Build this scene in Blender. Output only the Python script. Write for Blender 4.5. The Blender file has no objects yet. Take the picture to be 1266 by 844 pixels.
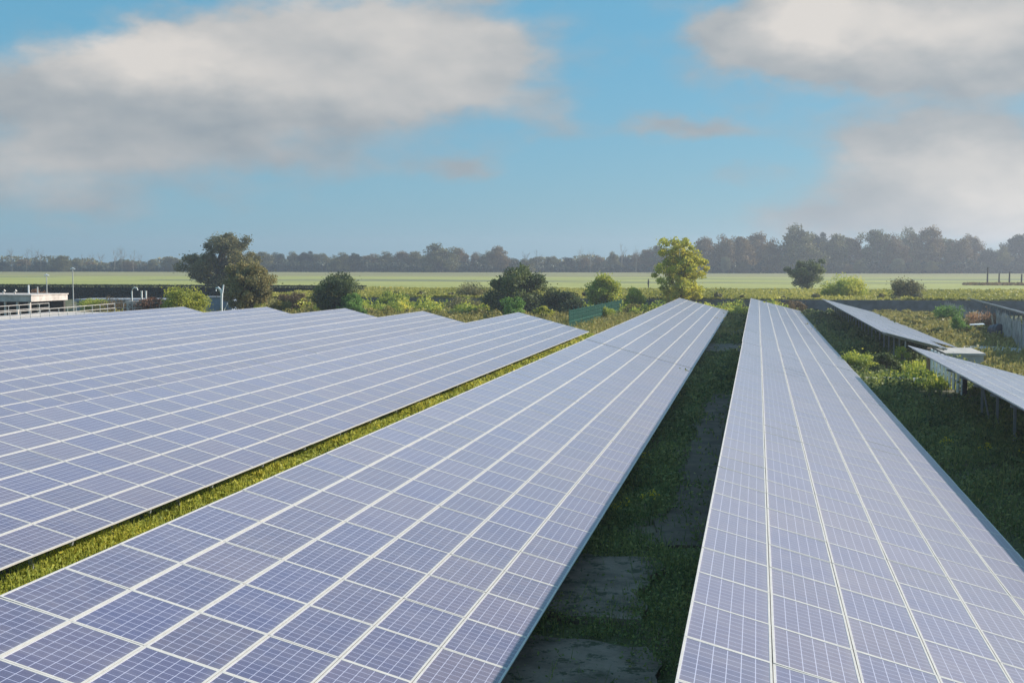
import bpy, math, random
import numpy as np
from mathutils import Vector, Matrix
R = math.radians
rng = np.random.default_rng(7)
random.seed(7)
scene = bpy.context.scene
COL = scene.collection

# ------------------------------------------------------------------ camera
cd = bpy.data.cameras.new('camera'); cam = bpy.data.objects.new('camera', cd); COL.objects.link(cam)
cd.sensor_width = 36.0; cd.lens = 44.5; cd.clip_start = 0.1; cd.clip_end = 6000
cam.location = (0, 0, 6.3); cam.rotation_euler = (R(90 - 3.51), 0, R(10.97))
scene.camera = cam
scene.view_settings.view_transform = 'Standard'; scene.view_settings.look = 'None'
scene.view_settings.gamma = 1; scene.view_settings.exposure = 0.4
scene.cycles.volume_bounces = 0
scene.cycles.max_bounces = 6

SUN_AZ, SUN_EL = 59.0, 25.0      # degrees right of +Y, and above the horizon

# ------------------------------------------------------------------ node helpers
class NT:
    def __init__(s, tree): s.t = tree; s.n = tree.nodes; s.l = tree.links
    def node(s, kind, **kw):
        n = s.n.new(kind)
        for k, v in kw.items(): setattr(n, k, v)
        return n
    def put(s, sock, v):
        if hasattr(v, 'is_linked') or isinstance(v, bpy.types.NodeSocket): s.l.new(v, sock)
        else: sock.default_value = v
    def m(s, op, a, b=0.0, c=0.0, clamp=False):
        n = s.node('ShaderNodeMath', operation=op, use_clamp=clamp)
        s.put(n.inputs[0], a); s.put(n.inputs[1], b); s.put(n.inputs[2], c)
        return n.outputs[0]
    def mix(s, f, a, b, blend='MIX'):
        n = s.node('ShaderNodeMix', data_type='RGBA', blend_type=blend)
        s.put(n.inputs[0], f); s.put(n.inputs[6], a); s.put(n.inputs[7], b)
        return n.outputs[2]
    def smooth(s, v, lo, hi, a=0.0, b=1.0):
        n = s.node('ShaderNodeMapRange', interpolation_type='SMOOTHSTEP')
        for i, x in enumerate((v, lo, hi, a, b)): s.put(n.inputs[i], x)
        return n.outputs[0]
    def comb(s, x, y, z=0.0):
        n = s.node('ShaderNodeCombineXYZ'); s.put(n.inputs[0], x); s.put(n.inputs[1], y); s.put(n.inputs[2], z); return n.outputs[0]
    def noise(s, vec, scale, detail=4, rough=.55, out=0):
        n = s.node('ShaderNodeTexNoise')
        if vec is not None: s.put(n.inputs['Vector'], vec)
        n.inputs['Scale'].default_value = scale; n.inputs['Detail'].default_value = detail; n.inputs['Roughness'].default_value = rough
        return n.outputs[out]

# ------------------------------------------------------------------ world: sky with clouds
world = bpy.data.worlds.new('World'); scene.world = world; world.use_nodes = True
W = NT(world.node_tree); W.n.clear()
sky = W.node('ShaderNodeTexSky', sky_type='NISHITA', sun_disc=False)
sky.sun_elevation = R(SUN_EL); sky.sun_rotation = R(SUN_AZ); sky.air_density = 1.0; sky.dust_density = .6; sky.ozone_density = 1.5
tc = W.node('ShaderNodeTexCoord'); sep = W.node('ShaderNodeSeparateXYZ'); W.l.new(tc.outputs['Generated'], sep.inputs[0])
az = W.m('DEGREES', W.m('ARCTAN2', sep.outputs[0], sep.outputs[1]))
el = W.m('DEGREES', W.m('ARCSINE', sep.outputs[2]))
def blobs(lst, wx, wy):
    tot = None
    for px, py, rx, ry, w in lst:
        a0 = math.degrees(math.atan((px - 633) / 1565)) - 10.97; e0 = (326 - py) * .0366
        dx = W.m('DIVIDE', W.m('SUBTRACT', wx, a0), rx * .0366); dy = W.m('DIVIDE', W.m('SUBTRACT', wy, e0), ry * .0366)
        r = W.m('ADD', W.m('MULTIPLY', dx, dx), W.m('MULTIPLY', dy, dy))
        g = W.m('MULTIPLY', W.m('EXPONENT', W.m('MULTIPLY', r, -1.0)), w)
        tot = g if tot is None else W.m('ADD', tot, g)
    return tot
base = W.comb(W.m('MULTIPLY', az, .1), W.m('MULTIPLY', el, .19), 0.0)
wn = W.noise(base, 2.6, 7, .6, 1); ws = W.node('ShaderNodeSeparateXYZ'); W.l.new(wn, ws.inputs[0])
wx = W.m('ADD', az, W.m('MULTIPLY', W.m('SUBTRACT', ws.outputs[0], .5), 5.0))
wy = W.m('ADD', el, W.m('MULTIPLY', W.m('SUBTRACT', ws.outputs[1], .5), 2.6))
CL = [(205, 95, 150, 52, 1.0), (420, 65, 150, 62, 1.05), (560, 80, 130, 62, .95), (90, 135, 150, 38, .8), (380, 130, 180, 36, .6),
      (80, 205, 220, 46, .74), (330, 185, 200, 30, .42), (40, 262, 220, 30, .42), (470, 215, 150, 30, .22), (620, -6, 110, 14, .6),
      (1085, 50, 190, 66, 1.3), (950, 65, 90, 44, .8), (1230, 60, 170, 62, 1.1),
      (1180, 195, 150, 44, .85), (1090, 240, 100, 30, .42), (1250, 258, 170, 44, .95), (1060, 275, 150, 26, .35), (1090, 170, 100, 18, .45), (1000, 280, 120, 26, .3),
      (845, 156, 85, 17, .72), (680, 148, 55, 26, .42), (572, 207, 52, 15, .5), (905, 218, 52, 14, .35)]
BR = [(190, 84, 120, 34, 1.0), (410, 28, 130, 40, .5), (560, 60, 110, 36, .45), (420, 105, 160, 24, .4), (990, 30, 70, 40, .8), (1150, 52, 170, 36, .7),
      (1140, 205, 90, 28, .45), (1270, 255, 110, 44, .8), (60, 215, 110, 34, .3), (560, 130, 120, 18, .3)]
dens = blobs(CL, wx, wy)
fb = W.m('SUBTRACT', W.noise(base, 3.6, 7, .5), .5)
up_ = W.node('ShaderNodeVectorMath', operation='ADD'); W.l.new(base, up_.inputs[0]); up_.inputs[1].default_value = (.015, .06, 0)
fbu = W.m('SUBTRACT', W.noise(up_.outputs[0], 3.6, 7, .5), .5)
big = W.m('SUBTRACT', W.noise(base, 1.1, 3, .5), .5)
outside = W.m('SUBTRACT', 1.0, W.m('MULTIPLY', W.smooth(W.m('ABSOLUTE', W.m('ADD', az, 11.0)), 24.0, 32.0, 1.0, 0.0), W.smooth(el, 12.5, 18.0, 1.0, 0.0)))
dens = W.m('ADD', dens, W.m('MULTIPLY', outside, W.m('ADD', .32, W.m('MULTIPLY', big, 1.4))))
dens = W.m('ADD', dens, W.m('MULTIPLY', fb, .72))
alpha = W.smooth(dens, .14, .84)
alpha = W.m('MULTIPLY', alpha, .93)
bri = W.m('ADD', blobs(BR, wx, wy), W.m('MULTIPLY', W.m('SUBTRACT', W.noise(base, 4.0, 4, .45), .5), .55))
bri = W.m('ADD', bri, W.m('MULTIPLY', W.m('SUBTRACT', fb, fbu), .3))
bri = W.m('ADD', bri, .16, clamp=True)
K = 7.8
cloud = W.mix(bri, (.31 * K, .345 * K, .375 * K, 1), (.74 * K, .685 * K, .63 * K, 1))
skyg = W.mix(1.0, sky.outputs[0], (.62, .86, .90, 1), 'MULTIPLY')
low = W.smooth(el, -1.0, 11.0)
grad = W.mix(low, (.20 * K, .41 * K, .58 * K, 1), (.125 * K, .40 * K, .61 * K, 1))
skyc = W.mix(.75, skyg, grad)
fin = W.mix(alpha, skyc, cloud)
bg = W.node('ShaderNodeBackground'); W.l.new(fin, bg.inputs[0]); bg.inputs[1].default_value = .1
wo = W.node('ShaderNodeOutputWorld'); W.l.new(bg.outputs[0], wo.inputs[0])

# ------------------------------------------------------------------ sun
sl = bpy.data.lights.new('sun', 'SUN'); sl.energy = 5.0; sl.angle = R(.5); sl.color = (1, .93, .82)
so = bpy.data.objects.new('sun', sl); COL.objects.link(so)
sd = Vector((math.sin(R(SUN_AZ)) * math.cos(R(SUN_EL)), math.cos(R(SUN_AZ)) * math.cos(R(SUN_EL)), math.sin(R(SUN_EL))))
so.rotation_euler = (-sd).to_track_quat('-Z', 'Y').to_euler()
so.location = (0, 0, 60)

# ------------------------------------------------------------------ materials
def mat(name):
    m = bpy.data.materials.new(name); m.use_nodes = True
    t = NT(m.node_tree); b = m.node_tree.nodes['Principled BSDF']
    return m, t, b
def setb(b, **kw):
    for k, v in kw.items(): b.inputs[k.replace('_', ' ')].default_value = v
def plain(name, c, rough=.6, metal=0.0, var=.25, scale=3.0, bump=0.0):
    m, t, b = mat(name); tcn = t.node('ShaderNodeTexCoord')
    n = t.noise(tcn.outputs['Object'], scale, 6, .65)
    lo = tuple(x * (1 - var) for x in c) + (1,); hi = tuple(min(1, x * (1 + var)) for x in c) + (1,)
    t.l.new(t.mix(t.smooth(n, .3, .7), lo, hi), b.inputs['Base Color'])
    setb(b, Roughness=rough, Metallic=metal)
    if bump:
        bp = t.node('ShaderNodeBump'); bp.inputs['Strength'].default_value = bump; t.l.new(n, bp.inputs['Height']); t.l.new(bp.outputs[0], b.inputs['Normal'])
    return m
M_frame = plain('aluminium frame', (.60, .56, .525), .42, .0, .08, 6)
M_steel = plain('galvanised steel', (.36, .37, .38), .45, .5, .15, 5)
M_back = plain('panel backsheet', (.38, .39, .42), .6, 0, .05, 3)
M_conc = plain('weathered concrete', (.33, .31, .285), .9, 0, .3, 1.1, .3)
M_concL = plain('pale concrete', (.50, .46, .43), .9, 0, .18, 1.4, .2)
M_pink = plain('pinkish white render', (.58, .50, .46), .8, 0, .25, .9)
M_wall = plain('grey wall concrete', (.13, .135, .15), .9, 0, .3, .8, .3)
M_white = plain('white paint', (.84, .83, .80), .5, 0, .08, 4)
M_whitecap = plain('white cap', (.85, .85, .85), .4, 0, .03, 4)
M_pole = plain('pole grey', (.50, .50, .49), .5, .2, .1, 2)
M_dark = plain('dark timber', (.06, .05, .045), .8, 0, .3, 3)
M_wood = plain('silvery timber', (.33, .315, .30), .85, 0, .45, 1.6, .2)
M_green = plain('green coated wire', (.012, .105, .075), .45, 0, .1, 3)
M_bluebox = plain('blue grey sheet', (.22, .28, .38), .5, 0, .12, 3)
M_roof = plain('grey roof sheet', (.34, .35, .39), .7, 0, .1, 2)
M_trunk = plain('bark', (.13, .10, .075), .9, 0, .35, 4, .3)
M_bare = plain('dead bare wood', (.24, .21, .18), .9, 0, .2, 2)
M_stone = plain('pale stone', (.60, .57, .53), .85, 0, .2, 5, .3)
M_plast = plain('dark plastic', (.055, .06, .085), .45, 0, .2, 3)
M_skin = plain('skin', (.45, .29, .21), .6, 0, .05, 8)
M_cloth = plain('dark cloth', (.03, .032, .045), .9, 0, .2, 8)
M_cloth2 = plain('dark trousers', (.04, .038, .036), .9, 0, .2, 8)
M_hair = plain('dark hair', (.03, .022, .018), .7, 0, .2, 20)

def cell_mat():
    m, t, b = mat('solar cells')
    uv = t.node('ShaderNodeUVMap'); uv.uv_map = 'UVMap'
    s = t.node('ShaderNodeSeparateXYZ'); t.l.new(uv.outputs[0], s.inputs[0])
    u, v = s.outputs[0], s.outputs[1]
    def line(x, w):       # 1 near whole numbers
        f = t.m('ABSOLUTE', t.m('SUBTRACT', t.m('FRACT', x), .5))
        return t.m('GREATER_THAN', f, .5 - w)
    lv = line(v, .030); lu = line(u, .034)
    bus = t.m('LESS_THAN', t.m('ABSOLUTE', t.m('SUBTRACT', t.m('ABSOLUTE', t.m('SUBTRACT', t.m('FRACT', u), .5)), .25)), .007)
    wn = t.node('ShaderNodeTexWhiteNoise', noise_dimensions='2D')
    t.l.new(t.comb(t.m('FLOOR', u), t.m('FLOOR', v)), wn.inputs['Vector'])
    pn = t.node('ShaderNodeTexWhiteNoise', noise_dimensions='2D')
    t.l.new(t.comb(t.m('ADD', t.m('FLOOR', t.m('DIVIDE', u, 10.0)), .37), t.m('ADD', t.m('FLOOR', t.m('DIVIDE', v, 10.0)), 7.7)), pn.inputs['Vector'])
    cr = t.noise(t.comb(u, v), 3.0, 2, .5)   # crystal grain
    c = t.mix(wn.outputs[0], (.022, .020, .088, 1), (.048, .030, .085, 1))
    ps = t.node('ShaderNodeSeparateColor'); t.l.new(pn.outputs[1], ps.inputs[0])
    c = t.mix(t.m('MULTIPLY', ps.outputs[1], .75), c, (.014, .024, .15, 1))
    c = t.mix(t.m('MULTIPLY', t.m('GREATER_THAN', ps.outputs[2], .72), .45), c, (.105, .070, .12, 1))
    c = t.mix(t.m('MULTIPLY', cr, .35), c, (.065, .065, .13, 1))
    c = t.mix(t.m('MULTIPLY', bus, .35), c, (.4, .4, .5, 1))
    c = t.mix(t.m('MULTIPLY', lu, .8), c, (.48, .48, .66, 1))
    c = t.mix(t.m('MULTIPLY', lv, .85), c, (.52, .52, .68, 1))
    tcn = t.node('ShaderNodeTexCoord')
    # thin dust film, thicker in run-off streaks along the lower frame of a panel
    fv = t.m('MODULO', v, 10.0)
    dn = t.noise(t.comb(t.m('MULTIPLY', u, .22), t.m('MULTIPLY', v, .10)), 1.6, 6, .62)
    dust = t.m('ADD', t.m('MULTIPLY', t.smooth(dn, .38, .72), .10), t.m('MULTIPLY', t.smooth(fv, 5.2, 6.0), .10))
    c = t.mix(dust, c, (.42, .38, .34, 1))
    sp = t.noise(t.comb(u, v), 1.9, 2, .5); dot = t.m('GREATER_THAN', t.m('MULTIPLY', sp, t.m('ADD', .9, t.m('MULTIPLY', ps.outputs[0], .12))), .795)
    c = t.mix(t.m('MULTIPLY', dot, .8), c, (.55, .52, .48, 1))
    t.l.new(c, b.inputs['Base Color'])
    t.l.new(t.m('ADD', .50, t.m('ADD', t.m('MULTIPLY', pn.outputs[0], .06), t.m('MULTIPLY', dn, .18))), b.inputs['Roughness'])
    setb(b, IOR=1.95, Sheen_Weight=1.0, Sheen_Roughness=.34, Coat_Weight=.55, Coat_Roughness=.22, Coat_IOR=1.5)
    b.inputs['Sheen Tint'].default_value = (1, .90, .95, 1); b.inputs['Specular Tint'].default_value = (.98, .87, .96, 1)
    return m
M_cell = cell_mat()

def leaf_mat(name, c1, c2, c3, trans=.35):
    m, t, b = mat(name)
    a = t.node('ShaderNodeAttribute', attribute_name='rnd')
    r = t.node('ShaderNodeValToRGB'); t.l.new(a.outputs['Fac'], r.inputs[0])
    e = r.color_ramp.elements; e[0].color = c1 + (1,); e[1].color = c3 + (1,)
    x = e.new(.5); x.color = c2 + (1,)
    t.l.new(r.outputs[0], b.inputs['Base Color']); setb(b, Roughness=.6)
    b.inputs['Specular IOR Level'].default_value = .3
    tr = t.node('ShaderNodeBsdfTranslucent'); t.l.new(r.outputs[0], tr.inputs[0])
    mx = t.node('ShaderNodeMixShader'); mx.inputs[0].default_value = trans
    out = t.n['Material Output']
    t.l.new(b.outputs[0], mx.inputs[1]); t.l.new(tr.outputs[0], mx.inputs[2]); t.l.new(mx.outputs[0], out.inputs[0])
    return m
LF = {
 'olive': leaf_mat('olive leaves', (.12, .12, .06), (.22, .20, .09), (.42, .34, .13)),
 'dark': leaf_mat('dark leaves', (.05, .075, .038), (.11, .145, .055), (.24, .26, .08)),
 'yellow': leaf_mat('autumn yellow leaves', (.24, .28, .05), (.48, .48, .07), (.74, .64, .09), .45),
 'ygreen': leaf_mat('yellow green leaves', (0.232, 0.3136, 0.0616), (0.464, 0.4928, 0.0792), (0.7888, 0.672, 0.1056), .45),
 'fresh': leaf_mat('fresh green leaves', (0.1346, 0.2496, 0.0585), (0.2392, 0.39, 0.0819), (0.4186, 0.5148, 0.117), .4),
 'brown': leaf_mat('brown autumn leaves', (0.1125, 0.0825, 0.0525), (0.195, 0.135, 0.0675), (0.3, 0.21, 0.09)),
 'rust': leaf_mat('rusty dry stems', (0.2028, 0.1014, 0.0644), (0.3718, 0.2028, 0.1144), (0.6084, 0.3744, 0.1859)),
 'fargreen': leaf_mat('far tree green', (.085, .085, .030), (.175, .16, .050), (.31, .26, .085), .2),
 'farbrown': leaf_mat('far tree brown', (.115, .075, .030), (.22, .145, .052), (.36, .24, .08), .2),
 'fardark': leaf_mat('far tree dark', (0.0375, 0.0525, 0.042), (0.0675, 0.0825, 0.048), (0.12, 0.1275, 0.06), .2),
 'farpale': leaf_mat('far pale tree', (0.144, 0.144, 0.084), (0.216, 0.204, 0.108), (0.3, 0.276, 0.144), .2),
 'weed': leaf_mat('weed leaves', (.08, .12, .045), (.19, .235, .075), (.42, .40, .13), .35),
 'drygrass': leaf_mat('dry grass', (0.208, 0.182, 0.0585), (0.338, 0.299, 0.078), (0.494, 0.416, 0.156), .35),
 'meadow': leaf_mat('meadow grass', (.26, .26, .045), (.42, .39, .075), (.58, .50, .13), .4),
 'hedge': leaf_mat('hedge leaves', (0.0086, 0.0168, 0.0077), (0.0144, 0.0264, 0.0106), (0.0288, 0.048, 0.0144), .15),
 'petal': leaf_mat('yellow petals', (.6, .45, .02), (.7, .55, .03), (.8, .65, .05), .3),
 'wpetal': leaf_mat('white petals', (.6, .62, .5), (.7, .72, .6), (.8, .8, .7), .3),
}

def ground_mat():
    m, t, b = mat('site ground')
    g = t.node('ShaderNodeNewGeometry'); P = g.outputs['Position']
    n1 = t.noise(P, .22, 6, .6); n2 = t.noise(P, 1.7, 6, .65); n3 = t.noise(P, 9.0, 4, .6)
    c = t.mix(t.smooth(n2, .35, .65), (.055, .068, .022, 1), (.105, .115, .035, 1))
    c = t.mix(t.smooth(n1, .50, .62), c, (.20, .155, .105, 1))
    c = t.mix(t.m('MULTIPLY', t.smooth(n3, .45, .75), .5), c, (.15, .13, .05, 1))
    t.l.new(c, b.inputs['Base Color']); setb(b, Roughness=.95)
    bp = t.node('ShaderNodeBump'); bp.inputs['Strength'].default_value = .7; bp.inputs['Distance'].default_value = .08
    t.l.new(n3, bp.inputs['Height']); t.l.new(bp.outputs[0], b.inputs['Normal'])
    return m
def field_mat():
    m, t, b = mat('meadow')
    g = t.node('ShaderNodeNewGeometry'); P = g.outputs['Position']
    s = t.node('ShaderNodeSeparateXYZ'); t.l.new(P, s.inputs[0])
    wob = t.m('MULTIPLY', t.m('SUBTRACT', t.noise(P, .012, 4, .6), .5), 60.0)
    y = t.m('ADD', s.outputs[1], wob)
    st = t.comb(t.m('MULTIPLY', s.outputs[0], .25), s.outputs[1])
    n1 = t.noise(st, .09, 6, .65); n2 = t.noise(P, .8, 6, .7); n4 = t.noise(st, .02, 4, .6)
    near = t.mix(t.smooth(n1, .35, .65), (.20, .20, .045, 1), (.30, .275, .065, 1))
    near = t.mix(t.smooth(n2, .42, .7), near, (.10, .12, .034, 1))
    mid = t.mix(t.smooth(n1, .38, .62), (.31, .32, .075, 1), (.42, .41, .115, 1))
    mid = t.mix(t.smooth(n4, .52, .6), mid, (.18, .19, .085, 1))
    far = t.mix(t.smooth(n4, .4, .6), (.24, .22, .085, 1), (.32, .29, .11, 1))
    c = t.mix(t.smooth(y, 228.0, 246.0), near, mid)
    c = t.mix(t.smooth(y, 420.0, 470.0), c, far)
    t.l.new(c, b.inputs['Base Color']); setb(b, Roughness=.95)
    bp = t.node('ShaderNodeBump'); bp.inputs['Strength'].default_value = .8; bp.inputs['Distance'].default_value = .25
    t.l.new(n2, bp.inputs['Height']); t.l.new(bp.outputs[0], b.inputs['Normal'])
    return m
M_ground = ground_mat(); M_field = field_mat()

# ------------------------------------------------------------------ object helpers
def tag(o, label=None, cat=None, group=None, kind=None):
    if label: o['label'] = label
    if cat: o['category'] = cat
    if group: o['group'] = group
    if kind: o['kind'] = kind
    return o
def link(name, me, parent=None):
    o = bpy.data.objects.new(name, me); COL.objects.link(o)
    if parent is not None: o.parent = parent
    return o
def empty(name, loc=(0, 0, 0), rz=0.0):
    o = bpy.data.objects.new(name, None); COL.objects.link(o); o.location = loc; o.rotation_euler = (0, 0, rz); o.empty_display_size = .5
    return o
class MB:
    def __init__(s): s.v = []; s.f = []; s.mi = []
    def box(s, x0, x1, y0, y1, z0, z1, mi=0):
        s.hexa([(x0, y0, z0), (x1, y0, z0), (x1, y1, z0), (x0, y1, z0), (x0, y0, z1), (x1, y0, z1), (x1, y1, z1), (x0, y1, z1)], mi)
    def hexa(s, p, mi=0):
        k = len(s.v); s.v += [tuple(q) for q in p]
        for f in ((3, 2, 1, 0), (4, 5, 6, 7), (0, 1, 5, 4), (1, 2, 6, 5), (2, 3, 7, 6), (3, 0, 4, 7)):
            s.f.append(tuple(k + i for i in f)); s.mi.append(mi)
    def bar(s, a, b, w, h=None, mi=0):
        h = h or w; a = Vector(a); b = Vector(b); d = (b - a).normalized()
        up = Vector((0, 0, 1)) if abs(d.z) < .95 else Vector((0, 1, 0))
        r = d.cross(up).normalized(); u = r.cross(d)
        p = []
        for c in (a, b):
            pass
        q = [a - r * w / 2 - u * h / 2, a + r * w / 2 - u * h / 2, b + r * w / 2 - u * h / 2, b - r * w / 2 - u * h / 2]
        q += [x + u * h for x in q]
        s.hexa(q, mi)
    def tube(s, pts, rad, n=8, mi=0, cap=True):
        pts = [Vector(p) for p in pts]; rad = rad if isinstance(rad, (list, tuple)) else [rad] * len(pts)
        rings = []
        for i, p in enumerate(pts):
            d = (pts[min(i + 1, len(pts) - 1)] - pts[max(i - 1, 0)]).normalized()
            up = Vector((0, 0, 1)) if abs(d.z) < .9 else Vector((1, 0, 0))
            r = d.cross(up).normalized(); u = r.cross(d); k = len(s.v)
            for j in range(n):
                a = 2 * math.pi * j / n; s.v.append(tuple(p + (r * math.cos(a) + u * math.sin(a)) * rad[i]))
            rings.append(k)
        for i in range(len(rings) - 1):
            for j in range(n):
                a, b = rings[i], rings[i + 1]; s.f.append((a + j, b + j, b + (j + 1) % n, a + (j + 1) % n)); s.mi.append(mi)
        if cap:
            s.f.append(tuple(rings[0] + j for j in range(n))); s.mi.append(mi)
            s.f.append(tuple(rings[-1] + j for j in reversed(range(n)))); s.mi.append(mi)
    def mesh(s, name, *mats):
        me = bpy.data.meshes.new(name); me.from_pydata(s.v, [], s.f); me.validate()
        for m in mats: me.materials.append(m)
        if len(mats) > 1: me.polygons.foreach_set('material_index', s.mi[:len(me.polygons)])
        me.update(); return me
    def build(s, name, mats, parent=None):
        mats = mats if isinstance(mats, (list, tuple)) else [mats]
        return link(name, s.mesh(name, *mats), parent)
def quad_mesh(name, V, m, rnd=None, tri=False):
    """V: (N,k,3) array of k-cornered faces"""
    V = np.asarray(V, dtype=np.float32); n, k = V.shape[0], V.shape[1]
    me = bpy.data.meshes.new(name); me.vertices.add(n * k); me.vertices.foreach_set('co', V.reshape(-1))
    me.loops.add(n * k); me.loops.foreach_set('vertex_index', np.arange(n * k, dtype=np.int32))
    me.polygons.add(n); me.polygons.foreach_set('loop_start', np.arange(0, n * k, k, dtype=np.int32))
    me.update(calc_edges=True)
    if rnd is not None:
        a = me.attributes.new('rnd', 'FLOAT', 'FACE'); a.data.foreach_set('value', np.asarray(rnd, dtype=np.float32))
    me.materials.append(m); return me
def leaves(C, size, g, flat=0.0):
    """random leaf quads at centres C"""
    n = len(C); size = np.asarray(size).reshape(-1, 1) * np.ones((n, 1))
    a = g.normal(size=(n, 3)); a[:, 2] *= (1 - flat); a /= np.linalg.norm(a, axis=1, keepdims=True)
    b = g.normal(size=(n, 3)); b -= a * (a * b).sum(1, keepdims=True); b /= np.linalg.norm(b, axis=1, keepdims=True)
    a = a * size * .5; b = b * size * .32
    return np.stack([C - a, C + b * .9 - a * .1, C + a, C - b * .9 + a * .1], 1)

# ------------------------------------------------------------------ ground and field (setting)
gm = MB(); gm.v = [(-500, -60, 0), (200, -60, 0), (200, 240, 0), (-500, 240, 0)]; gm.f = [(0, 1, 2, 3)]; gm.mi = [0]
# finely divided, slightly uneven site ground
def grid(x0, x1, nx, y0, y1, ny, fz):
    X, Y = np.meshgrid(np.linspace(x0, x1, nx), np.linspace(y0, y1, ny)); Z = fz(X, Y)
    v = np.stack([X, Y, Z], -1).reshape(-1, 3); f = []
    for j in range(ny - 1):
        for i in range(nx - 1):
            k = j * nx + i; f.append((k, k + 1, k + nx + 1, k + nx))
    me = bpy.data.meshes.new('g'); me.from_pydata(v.tolist(), [], f); me.update()
    for p in me.polygons: p.use_smooth = True
    return me
def site_z(X, Y):
    z = .04 * np.sin(X * .9 + Y * .31) * np.sin(Y * .53 - X * .2) + .03 * np.sin(X * 2.1 + 1) * np.cos(Y * 1.3)
    m = np.exp(-((X - 18) / 7.0) ** 2 - ((Y - 125) / 26.0) ** 2) * .55
    return z + m - .03
me = grid(-260, 120, 381, -30, 228, 173, site_z); me.materials.append(M_ground)
tag(link('ground', me), kind='structure')
ZF = 1.65
fm = MB()
xs = [-1500, -60, -57, 1500]; yb = [213, 213, 165.35, 165.35]
k = 0
for i in range(4): fm.v += [(xs[i], yb[i], ZF), (xs[i], 1500, ZF)]
for i in range(3): fm.f.append((2 * i, 2 * i + 2, 2 * i + 3, 2 * i + 1)); fm.mi.append(0)
n0 = len(fm.v)
for i in range(4): fm.v += [(xs[i], yb[i] - .02, ZF), (xs[i], yb[i] - .02, -1.0)]
for i in range(3): fm.f.append((n0 + 2 * i, n0 + 2 * i + 1, n0 + 2 * i + 3, n0 + 2 * i + 2)); fm.mi.append(0)
tag(fm.build('field', M_field), kind='structure')

# air haze
hz = MB(); hz.box(-1450, 1450, -250, 1450, -2.0, 34)
hm = bpy.data.materials.new('haze air'); hm.use_nodes = True; ht = NT(hm.node_tree); ht.n.clear()
pv = ht.node('ShaderNodeVolumePrincipled'); pv.inputs['Color'].default_value = (.80, .85, .98, 1); pv.inputs['Density'].default_value = .00048; pv.inputs['Anisotropy'].default_value = .45
oo = ht.node('ShaderNodeOutputMaterial'); ht.l.new(pv.outputs[0], oo.inputs['Volume'])
hob = hz.build('haze', hm); tag(hob, kind='stuff')

# ------------------------------------------------------------------ solar rows
TILT = R(14.6); CT, ST = math.cos(TILT), math.sin(TILT)
PW, PL = 1.0, 1.5
def panel_local():
    """verts of frame ring and laminate, origin at panel centre; x up-slope to down-slope, y along the row"""
    hx, hy, fw, t = .494, .748, .028, .035; fs_ = .034
    fr = MB()
    fr.box(-hx, hx, -hy, -hy + fs_, -t, 0); fr.box(-hx, hx, hy - fs_, hy, -t, 0)
    fr.box(-hx, -hx + fw, -hy + fs_, hy - fs_, -t, 0); fr.box(hx - fw, hx, -hy + fs_, hy - fs_, -t, 0)
    lx, ly = hx - fw, hy - fs_
    lam = [(-lx, -ly, -.004), (lx, -ly, -.004), (lx, ly, -.004), (-lx, ly, -.004)]
    bak = [(-lx, ly, -.012), (lx, ly, -.012), (lx, -ly, -.012), (-lx, -ly, -.012)]
    return fr, lam, bak
FR, LAM, BAK = panel_local()
UVL = [(0, .0), (0, 6), (9, 6), (9, 0)]
FRAME_ME = FR.mesh('frame', M_frame)
pcount = [0]
def lam_mesh(with_frame):
    i = pcount[0]; pcount[0] += 1
    v = LAM + BAK; f = [(0, 1, 2, 3), (4, 5, 6, 7)]; mi = [0, 1]
    if with_frame:
        f = f + [tuple(q + 8 for q in ff) for ff in FR.f]; v = v + FR.v; mi = mi + [2] * len(FR.f)
    me = bpy.data.meshes.new('solar_panel'); me.from_pydata(v, [], f)
    for m in (M_cell, M_back, M_frame): me.materials.append(m)
    me.polygons.foreach_set('material_index', mi)
    uv = me.uv_layers.new(name='UVMap'); ou, ov = (i % 97) * 10 + 0.0, (i // 97) * 10 + 0.0
    for j in range(4): uv.data[j].uv = (UVL[j][0] + ou, UVL[j][1] + ov)
    return me
CAMP = np.array([0, 0, 6.3]); _y, _p = R(10.97), R(3.51)
cF = np.array([-math.sin(_y) * math.cos(_p), math.cos(_y) * math.cos(_p), -math.sin(_p)]); cR = np.array([math.cos(_y), math.sin(_y), 0]); cU = np.cross(cR, cF)
def seen(p):
    d = np.array(p) - CAMP; z = d @ cF
    if z < 1: return False
    return abs((d @ cR) / z) < .43 and abs((d @ cU) / z) < .29
bm_list = {}
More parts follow.
